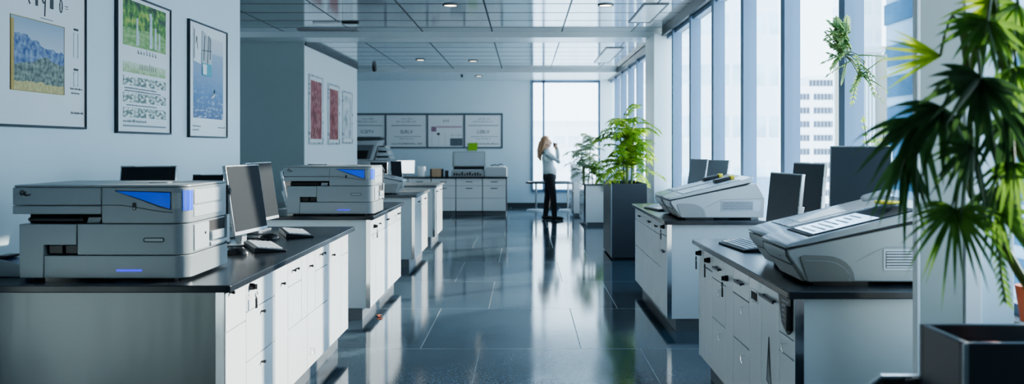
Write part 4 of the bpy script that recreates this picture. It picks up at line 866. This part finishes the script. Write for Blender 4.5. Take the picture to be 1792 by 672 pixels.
def bamboo_palm(label, base, h, n, spread, leaf, ll, seed, lw=.03, canes=5, name='bamboo_palm'):
    rr = random.Random(seed); t = thing(name, label, 'plant', base); st = B(); lf = B()
    for c in range(canes):
        a = 2 * PI * c / canes + rr.random(); tip = Vector((math.cos(a) * .10, math.sin(a) * .10, h * rr.uniform(.62, .9))); b0 = Vector((math.cos(a) * .05, math.sin(a) * .05, 0))
        cp = [b0.lerp(tip, k / 6) + Vector((math.sin(k) * .008, math.cos(k) * .008, 0)) for k in range(7)]; tube(st, cp, .013, 7, .006)
        for k in range(n // canes):
            f = .22 + .78 * (k + rr.random()) / (n // canes); q = b0.lerp(tip, f); az = rr.uniform(0, 2 * PI); el = rr.uniform(.15, .9) + f * .35
            frond(lf, st, q, Vector((math.cos(az) * math.cos(el), math.sin(az) * math.cos(el), math.sin(el))), spread * rr.uniform(.75, 1.15), 11, ll, lw, rr.uniform(.35, .75), rr)
    obj('stems', st, M['stem'], t); obj('foliage', lf, M[leaf], t, angle=60); return t
bamboo_palm('bright green leafy palm in the tall planter beside far right counter', (1.38, 11.45, .915), 1.10, 80, .42, 'leaf_bright', .135, 4, .027)
bamboo_palm('pale grey-green plant on the white drawer unit by the end window', (1.16, 16.25, .766), 1.0, 50, .38, 'leaf_pale', .11, 7, .025, 5, 'leafy_plant')
bamboo_palm('low dark leafy plant left of the tall planter, on drawer unit edge', (1.28, 15.72, .766), .40, 21, .26, 'leaf_mid', .09, 9, .026, 3, 'leafy_plant')

def fan(bm, st, hub, ang, spread, n, L_, w, droop, depth, rr, root):
    """palmate fan leaf: leaflets radiating from hub about the direction ang (degrees, in the X-Z plane)"""
    pt = [Vector(root).lerp(hub, k / 6) + Vector((0, 0, .10 * math.sin(PI * k / 6))) for k in range(7)]
    tube(st, pt, .006, 6, .004)
    for k in range(n):
        f = k / (n - 1) - .5; a = math.radians(ang + f * spread + rr.uniform(-4, 4)); dy = depth * math.cos(f * PI) + rr.uniform(-.12, .12)
        d = Vector((math.cos(a), -dy, math.sin(a))); side = Vector((-math.sin(a), rr.uniform(-.3, .3), math.cos(a)))
        blade(bm, hub, d, L_ * (1 - .35 * abs(f)) * rr.uniform(.85, 1.12), w * .8, droop * rr.uniform(.7, 1.3), side, 6, .3)
t = thing('fan_palm', 'large dark green fan palm in foreground planter at right edge', 'plant', (1.36, 2.205, .92))
rr = random.Random(21); O = Vector((1.36, 2.205, .92)); st = B(); leafs = {'leaf_dark': B(), 'leaf_mid': B(), 'leaf_lime': B()}
trunks = []
for (bx, by, tx, ty, tz) in ((-.01, 0, -.22, .02, .86), (.05, .04, -.17, -.04, .98), (.12, -.03, -.12, .03, .70), (.02, .05, -.20, .05, .50)):
    cp = [Vector((bx + (tx - bx) * (k / 10) ** 2 * (3 - 2 * k / 10), by + (ty - by) * k / 10, tz * k / 10)) + Vector((.008 * math.sin(k * 1.3), .008 * math.cos(k), 0)) for k in range(11)]
    tube(st, cp, .014, 8, .009); trunks.append(cp)
FANS = [  # px, py, Y, angle, spread, n, length, width, droop, depth, leaf
    (1744, 2, 2.15, 200, 100, 9, .14, .016, .20, .1, 'leaf_lime'), (1728, 38, 2.08, 252, 205, 14, .135, .022, .30, .15, 'leaf_mid'),
    (1716, 138, 2.02, 250, 215, 15, .165, .027, .32, .2, 'leaf_dark'), (1646, 98, 2.28, 176, 62, 8, .185, .013, .10, .04, 'leaf_lime'),
    (1604, 212, 2.10, 232, 125, 11, .19, .021, .45, .12, 'leaf_dark'), (1585, 262, 2.12, 262, 70, 8, .20, .019, .25, .1, 'leaf_dark'),
    (1702, 258, 2.06, 225, 140, 11, .135, .020, .38, .15, 'leaf_dark'), (1672, 368, 2.04, 262, 240, 21, .155, .015, .5, .15, 'leaf_mid'),
    (1650, 190, 2.08, 240, 170, 12, .17, .025, .35, .15, 'leaf_dark'), (1778, 120, 2.12, 285, 170, 11, .15, .025, .35, .15, 'leaf_mid'),
    (1765, 205, 2.10, 285, 180, 12, .15, .024, .4, .15, 'leaf_dark'), (1775, 285, 2.08, 270, 170, 12, .13, .018, .5, .15, 'leaf_mid'),
    (1748, 372, 2.12, 330, 140, 10, .12, .017, .35, .12, 'leaf_mid'), (1775, 40, 2.2, 265, 200, 12, .15, .024, .35, .15, 'leaf_dark'),
    (1782, 8, 2.15, 240, 150, 9, .14, .02, .3, .1, 'leaf_mid'), (1745, 330, 2.15, 250, 120, 9, .12, .02, .35, .1, 'leaf_dark')]
for (px, py, Y, a, sp, n, ln, wd, dr_, dp, lf) in FANS:
    hub = at(px, py, Y) - O; cand = [p for cp in trunks for p in cp if p.z > .28]
    root = min(cand, key=lambda p: (p - hub).length + max(0, p.z - hub.z) * .5); fan(leafs[lf], st, hub, a, sp, n, ln, wd, dr_, dp, rr, root)
tube(st, [at(1748, 440, 2.15) - O + Vector((.0, .02, .12)), at(1748, 440, 2.15) - O, at(1753, 490, 2.15) - O, at(1760, 530, 2.15) - O], .003, 5)
for k in range(16):
    p = at(1746 + k * .9, 435 + k * 6, 2.15) - O; blade(leafs['leaf_mid'], p, Vector((.6 if k % 2 else -.6, -.2, -.6)), .028, .010, .2, Vector((0, 0, 1)), 3)
obj('stems', st, M['stem'], t)
for k, nm in (('leaf_dark', 'dark_leaves'), ('leaf_mid', 'green_leaves'), ('leaf_lime', 'lime_leaves')): obj(nm, leafs[k], M[k], t, angle=60)
obj('support_stake', cyl(B(), at(1737, 301, 2.1) - O, at(1830, 299, 2.1) - O, .0045, n=10), M['white_plastic'], t)

def sprays(label, base, items, leaf, seed, ll=.05, lw=.016, name='hanging_fern'):
    rr = random.Random(seed); t = thing(name, label, 'plant', base); st = B(); lf = B(); b0 = Vector(base)
    for (p, q, n) in items:
        p, q = Vector(p) - b0, Vector(q) - b0; d = q - p
        frond(lf, st, p, d, d.length, n, ll, lw, .12, rr); tube(st, [Vector((0, 0, 0)), p * .5 + Vector((0, 0, .02)), p], .0025, 5)
    obj('stems', st, M['stem'], t); obj('foliage', lf, M[leaf], t, angle=60); return t
Yf = 5.22
rr = random.Random(31); it = []
for k in range(34):
    a = rr.uniform(80, 275); p = at(1484 + rr.uniform(-22, 8), 85 + rr.uniform(-35, 25), Yf + rr.uniform(-.06, .02)); ln = rr.uniform(18, 38)
    q = p + Vector((math.cos(math.radians(a)), rr.uniform(-.3, .3), math.sin(math.radians(a)))) * ln * Yf / F; it.append((p, q, 9))
sprays('pale ferny sprays fixed on the blue-grey window post above the monitors', (1.985, 5.40, at(0, 60, 5.35).z), it, 'leaf_spray', 5, .036, .012)
it = []
for k in range(11):
    p = at(1505 + rr.uniform(-4, 8), 105 + rr.uniform(-12, 30), 5.0); q = at(1500 + rr.uniform(-12, 62), 100 + rr.uniform(-10, 75), 4.95 + rr.uniform(-.05, .05)); it.append((p, q, 7))
sprays('dark leafy twigs trailing from the window post, right of the pale ferny sprays', (1.985, 5.33, at(0, 95, 5.3).z), it, 'leaf_fern', 6, .032, .012, 'trailing_plant')
t = thing('sill_plant', 'small twiggy plant on the sill behind the big dark monitor', 'plant', (2.0, 4.83, .752), 0); st = B(); lf = B(); rr = random.Random(77)
obj('pot', cyl(B(), (0, 0, 0), (0, 0, .10), .04, .05, 20), M['planter'], t)
for k in range(16):
    q = Vector((rr.uniform(-.16, .0), rr.uniform(-.12, .12), rr.uniform(.45, .84))); frond(lf, st, Vector((0, 0, .1)) + q * .45, q * .55, q.length * .5, 8, .05, .02, .1, rr); tube(st, [(0, 0, .08), tuple(Vector((0, 0, .1)) + q * .45)], .004, 5)
obj('stems', st, M['bark'], t); obj('foliage', lf, M['leaf_fern'], t, angle=60)

# ------------------------------------------------------------------ table, board and chair
t = thing('oval_table', 'low oval glass-topped table with dark rim by the end window', 'table', (.62, 19.3, 0))
ring = [(.58 * math.cos(a) * (1 if abs(math.cos(a)) < .9 else 1), .34 * math.sin(a), .635) for a in [2 * PI * k / 40 for k in range(40)]]
obj('rim', tube(B(), ring, .022, 8, closed=True), M['dark_trim'], t)
obj('glass_top', prism(B(), [(p[0] * .97, p[1] * .95) for p in ring], 'xy', .630, .640), M['glass'], t)
for x in (-.36, .36):
    obj('leg', tube(B(), [(x, 0, .02), (x, 0, .63)], .025, 12), M['chrome'], t); obj('base_disc', cyl(B(), (x, 0, 0), (x, 0, .03), .23, .2, 28), M['white_plastic'], t)
t = thing('tilted_board', 'tilted white display board on the drawer unit by the end window', 'board', (1.05, 17.98, .7005))
obj('board', prism(B(), [(-.10, .36), (.0, .40), (.45, .05), (.30, .03)], 'xz', 0, .35), M['screen_lit' if False else 'paper'], t, bevel=.006); obj('support', prism(B(), [(-.06, 0), (.34, 0), (.30, .028), (-.08, .355)], 'xz', .03, .32), M['white_plastic'], t)
t = thing('office_chair', 'dark chair with chrome-rimmed back tucked beside the foreground planter', 'chair', (1.165, 2.60, .0), math.radians(180))
# chair faces away from camera's right counter; back nearest the camera (local +y towards camera)
hw = .225
rim = [(-hw, .18, .50), (-hw, .20, .69), (-hw + .015, .215, .775), (-hw + .05, .22, .808), (0, .235, .812), (hw - .05, .22, .808), (hw - .015, .215, .775), (hw, .20, .67), (hw, .18, .50)]
obj('back_rim', tube(B(), rim, .011, 10), M['chrome'], t)
obj('backrest', prism(B(), [(p[0] * .95, p[2] - .008) for p in rim], 'xz', .185, .215), M['chair_fabric'], t, bevel=.008)
obj('seat', prism(B(), rrect(-.23, .23, -.27, .19, .06, 6), 'xy', .43, .48), M['chair_fabric'], t, bevel=.012)
obj('column', cyl(B(), (0, -.02, .08), (0, -.02, .43), .028), M['chrome'], t)
for k in range(5):
    a = 2 * PI * k / 5; e = (.26 * math.cos(a), -.02 + .26 * math.sin(a)); l_ = obj('leg', tube(B(), [(0, -.02, .10), (e[0], e[1], .065)], .02, 8, .014), M['chrome'], t); obj('castor', cyl(B(), (e[0] - .012, e[1], .027), (e[0] + .012, e[1], .027), .0265, n=14), M['black'], l_)
for k, (x, y) in enumerate(((-1.24, 7.20), (-1.22, 7.27), (-1.235, 7.36))):
    b = B(); blade(b, Vector((0, 0, .006)), Vector((math.cos(k * 2.1), math.sin(k * 2.1), .25)), .06, .035, .2, Vector((-math.sin(k * 2.1), math.cos(k * 2.1), .3)), 4, .5)
    tag(obj('fallen_leaf', b, M['orange'], loc=(x, y, 0)), 'small dry orange leaf on the floor at the corner of second left counter', 'leaf', 'dry leaves on the floor')

# ------------------------------------------------------------------ person
P = thing('person', 'person with long blond hair in pale shirt and black trousers raising a camera', 'person', (.50, 16.9, 0), PI / 2)
def limb(bm, pts, n=14):
    tube(bm, [p for p, r in pts], [r for p, r in pts], n)
    for p, r in pts: ball(bm, p, r, 14, 10)
def remesh(o, v, it=4):
    m_ = o.modifiers.new('remesh', 'REMESH'); m_.mode = 'VOXEL'; m_.voxel_size = v; m_.use_smooth_shade = True
    s_ = o.modifiers.new('smooth', 'SMOOTH'); s_.factor = .5; s_.iterations = it
# local: faces -y, person's left is +x
HX = Vector((0, .07, 1.53))
sh = {s: Vector((s * .165, .055, 1.315)) for s in (-1, 1)}; el = {s: Vector((s * .20, -.165, 1.150)) for s in (-1, 1)}; wr = {-1: Vector((-.075, -.145, 1.40)), 1: Vector((.06, -.125, 1.41))}
hipj = {s: Vector((s * .085, 0, .86)) for s in (-1, 1)}; kn = {-1: Vector((-.085, -.06, .47)), 1: Vector((.09, .04, .47))}; an = {-1: Vector((-.085, -.085, .085)), 1: Vector((.09, .085, .085))}
b = B()
ball(b, HX + Vector((0, .008, .02)), (.073, .092, .098)); ball(b, HX + Vector((0, -.022, -.045)), (.052, .066, .066)); ball(b, HX + Vector((0, -.052, -.088)), (.028, .028, .022))
cyl(b, HX + Vector((0, -.082, .018)), HX + Vector((0, -.108, -.024)), .008, .014, 10); ball(b, HX + Vector((0, -.102, -.026)), (.015, .014, .011))
for s in (-1, 1): ball(b, HX + Vector((s * .074, .012, -.012)), (.012, .02, .032)); ball(b, HX + Vector((s * .03, -.078, .032)), (.022, .012, .008))
limb(b, [(HX + Vector((0, .02, -.07)), .048), (Vector((0, .065, 1.36)), .052)]); limb(b, [(Vector((0, .05, 1.30)), .10), (Vector((0, .03, 1.1)), .105), (Vector((0, .0, .92)), .095)])
for s in (-1, 1):
    limb(b, [(sh[s], .05), (el[s], .038), (wr[s], .026)]); limb(b, [(hipj[s], .078), (kn[s], .050), (an[s], .036)]); limb(b, [(an[s] + Vector((0, .02, -.04)), .036), (an[s] + Vector((0, -.13, -.05)), .032)])
# hands: palm plus five separate fingers closing round the camera
CAM = Vector((0, -.085, 1.475))
for s in (-1, 1):
    pal = wr[s] + (CAM + Vector((s * .05, .0, .0)) - wr[s]) * .55; ball(b, pal, (.022, .032, .042)); limb(b, [(wr[s], .025), (pal, .024)], 10)
    for k in range(4):
        q0 = pal + Vector((0, -.018 + k * .012, .03)); q1 = q0 + Vector((-s * .006, -.014, .026 - .003 * abs(k - 1))); q2 = q1 + Vector((-s * .026, -.008, .012)); tube(b, [q0, q1, q2], [.0095, .0085, .007], 8)
    tube(b, [pal + Vector((-s * .008, .02, -.005)), pal + Vector((-s * .024, .028, .014)), pal + Vector((-s * .038, .02, .026))], [.011, .010, .008], 8)
body = obj('body', b, M['skin'], P); remesh(body, .0075, 3)
for s in (-1, 1): obj('eye', ball(B(), HX + Vector((s * .03, -.0835, .016)), (.012, .006, .007), 12, 8), M['ink'], body)
obj('mouth', ball(B(), HX + Vector((0, -.083, -.058)), (.022, .006, .006), 12, 8), M['ink_purple'], body)
b = B()
limb(b, [(Vector((0, .055, 1.32)), .095), (Vector((0, .04, 1.20)), .122), (Vector((0, .02, 1.05)), .118), (Vector((0, 0, .97)), .134), (Vector((0, -.002, .955)), .136)], 20)
for s in (-1, 1): limb(b, [(Vector((s * .07, .055, 1.325)), .075), (sh[s], .060), (sh[s].lerp(el[s], .5), .049), (el[s], .044), (el[s].lerp(wr[s], .5), .039), (el[s].lerp(wr[s], .9), .033)]); ball(b, (s * .07, .035, 1.22), (.085, .112, .11))
for v_ in b.verts:
    if abs(v_.co.x) < .14 and .5 < v_.co.z < 1.5: v_.co.x *= 1.16
shirt = obj('shirt', b, M['shirt'], P); remesh(shirt, .012, 3)
obj('collar', tube(B(), [(.056 * math.cos(a), .06 + .056 * math.sin(a), 1.392) for a in [2 * PI * k / 18 for k in range(18)]], .014, 8, closed=True), M['paper'], shirt)
b = B(); limb(b, [(Vector((0, 0, .95)), .118), (Vector((0, 0, .905)), .126), (Vector((0, .005, .84)), .134)], 20)
for s in (-1, 1): limb(b, [(hipj[s] + Vector((0, 0, -.02)), .102), (hipj[s].lerp(kn[s], .5), .083), (kn[s], .066), (kn[s].lerp(an[s], .5), .062), (an[s] + Vector((0, 0, .01)), .052)], 18)
tr_ = obj('trousers', b, M['trousers'], P); remesh(tr_, .011, 3)
for s in (-1, 1):
    b = B(); a_ = an[s]; limb(b, [(a_ + Vector((0, .035, -.042)), .043), (a_ + Vector((0, -.06, -.044)), .041), (a_ + Vector((0, -.15, -.052)), .033)]); limb(b, [(a_ + Vector((0, .01, 0)), .045), (a_ + Vector((0, .01, -.04)), .046)])
    for v_ in b.verts: v_.co.z = max(v_.co.z, .001)
    so = obj('shoe', b, M['shoe'], P); remesh(so, .008, 2)
b = B(); ball(b, HX + Vector((0, .022, .036)), (.085, .098, .094)); ball(b, HX + Vector((0, .062, -.03)), (.08, .065, .12))
limb(b, [(HX + Vector((0, .085, -.03)), .07), (HX + Vector((0, .125, -.16)), .062), (HX + Vector((0, .135, -.28)), .045), (HX + Vector((0, .115, -.36)), .016)])
for s in (-1, 1): limb(b, [(HX + Vector((s * .072, .03, .02)), .028), (HX + Vector((s * .078, .07, -.10)), .03), (HX + Vector((s * .06, .11, -.22)), .026)])
hr = obj('hair', b, M['hair'], P); remesh(hr, .008, 3)
cm = thing('handheld_camera', 'small dark camera held up to the face of the person', 'camera', (.50 - CAM.y, 16.9, CAM.z), PI / 2)
obj('camera_body', box(B(), -.055, .055, -.02, .02, -.035, .035), M['black'], cm, bevel=.006); obj('camera_lens', cyl(B(), (0, -.02, 0), (0, -.06, 0), .026, .024), M['black'], cm); obj('viewfinder', box(B(), -.018, .018, -.012, .025, .0355, .05), M['black'], cm, bevel=.004)

# ------------------------------------------------------------------ the city outside
t = thing('office_tower', 'white tower with rows of grey windows outside the right windows', 'building', (0, 0, 0))
Yt = 220
wl = obj('wall', box(B(), 62, 81.5, Yt, Yt + 12, -70, 17.0), M['facade_white'], t); obj('wall', box(B(), 73, 81.5, Yt, Yt + 12, 17.0, 19.6), M['facade_white'], t)
for r in range(10):
    zt = EYE - (140 + r * 24 - HY) / F * Yt
    xs = [1399 + k * 6.2 for k in range(10)] if r else [1416 + k * 6.2 for k in range(7)]
    for k, px in enumerate(xs):
        if k in (3, ) and r: continue
        X = (px - CX) / F * Yt; obj('window', box(B(), X, X + .78, Yt - .06, Yt - .005, zt - 1.6, zt), M['facade_pane'], t)
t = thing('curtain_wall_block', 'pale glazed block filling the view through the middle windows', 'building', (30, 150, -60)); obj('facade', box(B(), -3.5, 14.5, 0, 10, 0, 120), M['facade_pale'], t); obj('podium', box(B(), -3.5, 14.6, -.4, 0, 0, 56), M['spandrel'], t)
t = thing('blue_glass_building', 'blue glass building with pale bands seen beside the partition', 'building', (50, 100, 0))
obj('core', box(B(), .3, 6, -40, 19.3, -60, 45), M['spandrel'], t)
for k in range(17): obj('glass_band', box(B(), 0, .29, -40, 19.3, -38 + k * 4.2 + (1.6 if k > 12 else 0), -35.2 + k * 4.2 + (1.6 if k > 12 else 0)), M['glass_blue'], t)
t = thing('ribbed_building', 'cream ribbed building with vertical fins, left of the blue glass', 'building', (39.5, 101, 0)); obj('wall', box(B(), -.8, 3.2, 0, 6, -60, 12.3), M['fin'], t)
for k in range(6): obj('fin', box(B(), -.75 + k * .42, -.5 + k * .42, -.5, -.01, -60, 12.2), M['white_wall'], t)
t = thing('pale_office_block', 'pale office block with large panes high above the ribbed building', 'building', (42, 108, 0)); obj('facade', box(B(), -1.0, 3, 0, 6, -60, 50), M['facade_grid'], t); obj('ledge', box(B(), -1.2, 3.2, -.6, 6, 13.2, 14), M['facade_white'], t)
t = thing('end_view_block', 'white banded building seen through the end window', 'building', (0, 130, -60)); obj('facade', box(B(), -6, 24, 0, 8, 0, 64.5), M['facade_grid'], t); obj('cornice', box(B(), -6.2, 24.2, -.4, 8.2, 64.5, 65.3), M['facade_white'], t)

# ------------------------------------------------------------------ light, camera, view
wd = bpy.data.worlds.new('sky'); scn.world = wd; wd.use_nodes = True; nt = wd.node_tree; nt.nodes.clear()
wo = N(nt, 'ShaderNodeOutputWorld'); bg = N(nt, 'ShaderNodeBackground'); L(nt, bg.outputs[0], wo.inputs[0])
tc = N(nt, 'ShaderNodeTexCoord'); sp = N(nt, 'ShaderNodeSeparateXYZ'); L(nt, tc.outputs['Generated'], sp.inputs[0])
cr = ramp(nt, sp.outputs[2], [(.0, (.78, .91, 1.0)), (.25, (.64, .85, 1.0)), (1, (.38, .66, 1.0))]); L(nt, cr.outputs[0], bg.inputs[0]); bg.inputs[1].default_value = 4.3
sun = bpy.data.lights.new('sun', 'SUN'); sun.energy = 12; sun.angle = math.radians(.8); sun.color = (1, .90, .76)
so = bpy.data.objects.new('sun', sun); COL.objects.link(so); so.rotation_euler = Vector((-1, -.72, -.43)).to_track_quat('-Z', 'Y').to_euler()
cd = bpy.data.cameras.new('camera'); co = bpy.data.objects.new('camera', cd); COL.objects.link(co)
co.location = (0, 0, EYE); co.rotation_euler = (PI / 2, 0, 0); cd.sensor_width = 36; cd.lens = F / 1792 * 36
cd.shift_x = (896 - CX) / 1792; cd.shift_y = (HY - 336) / 1792; cd.clip_end = 600; cd.clip_start = .05
cd.dof.use_dof = True; cd.dof.focus_distance = 5.6; cd.dof.aperture_fstop = 2.4
scn.camera = co
vs = scn.view_settings; vs.view_transform = 'AgX'; vs.look = 'AgX - Medium High Contrast'; vs.exposure = 0.18
cy = scn.cycles; cy.max_bounces = 9; cy.diffuse_bounces = 5; cy.glossy_bounces = 5; cy.transparent_max_bounces = 12; cy.sample_clamp_indirect = 8; cy.caustics_reflective = False; cy.caustics_refractive = False; cy.use_denoising = True
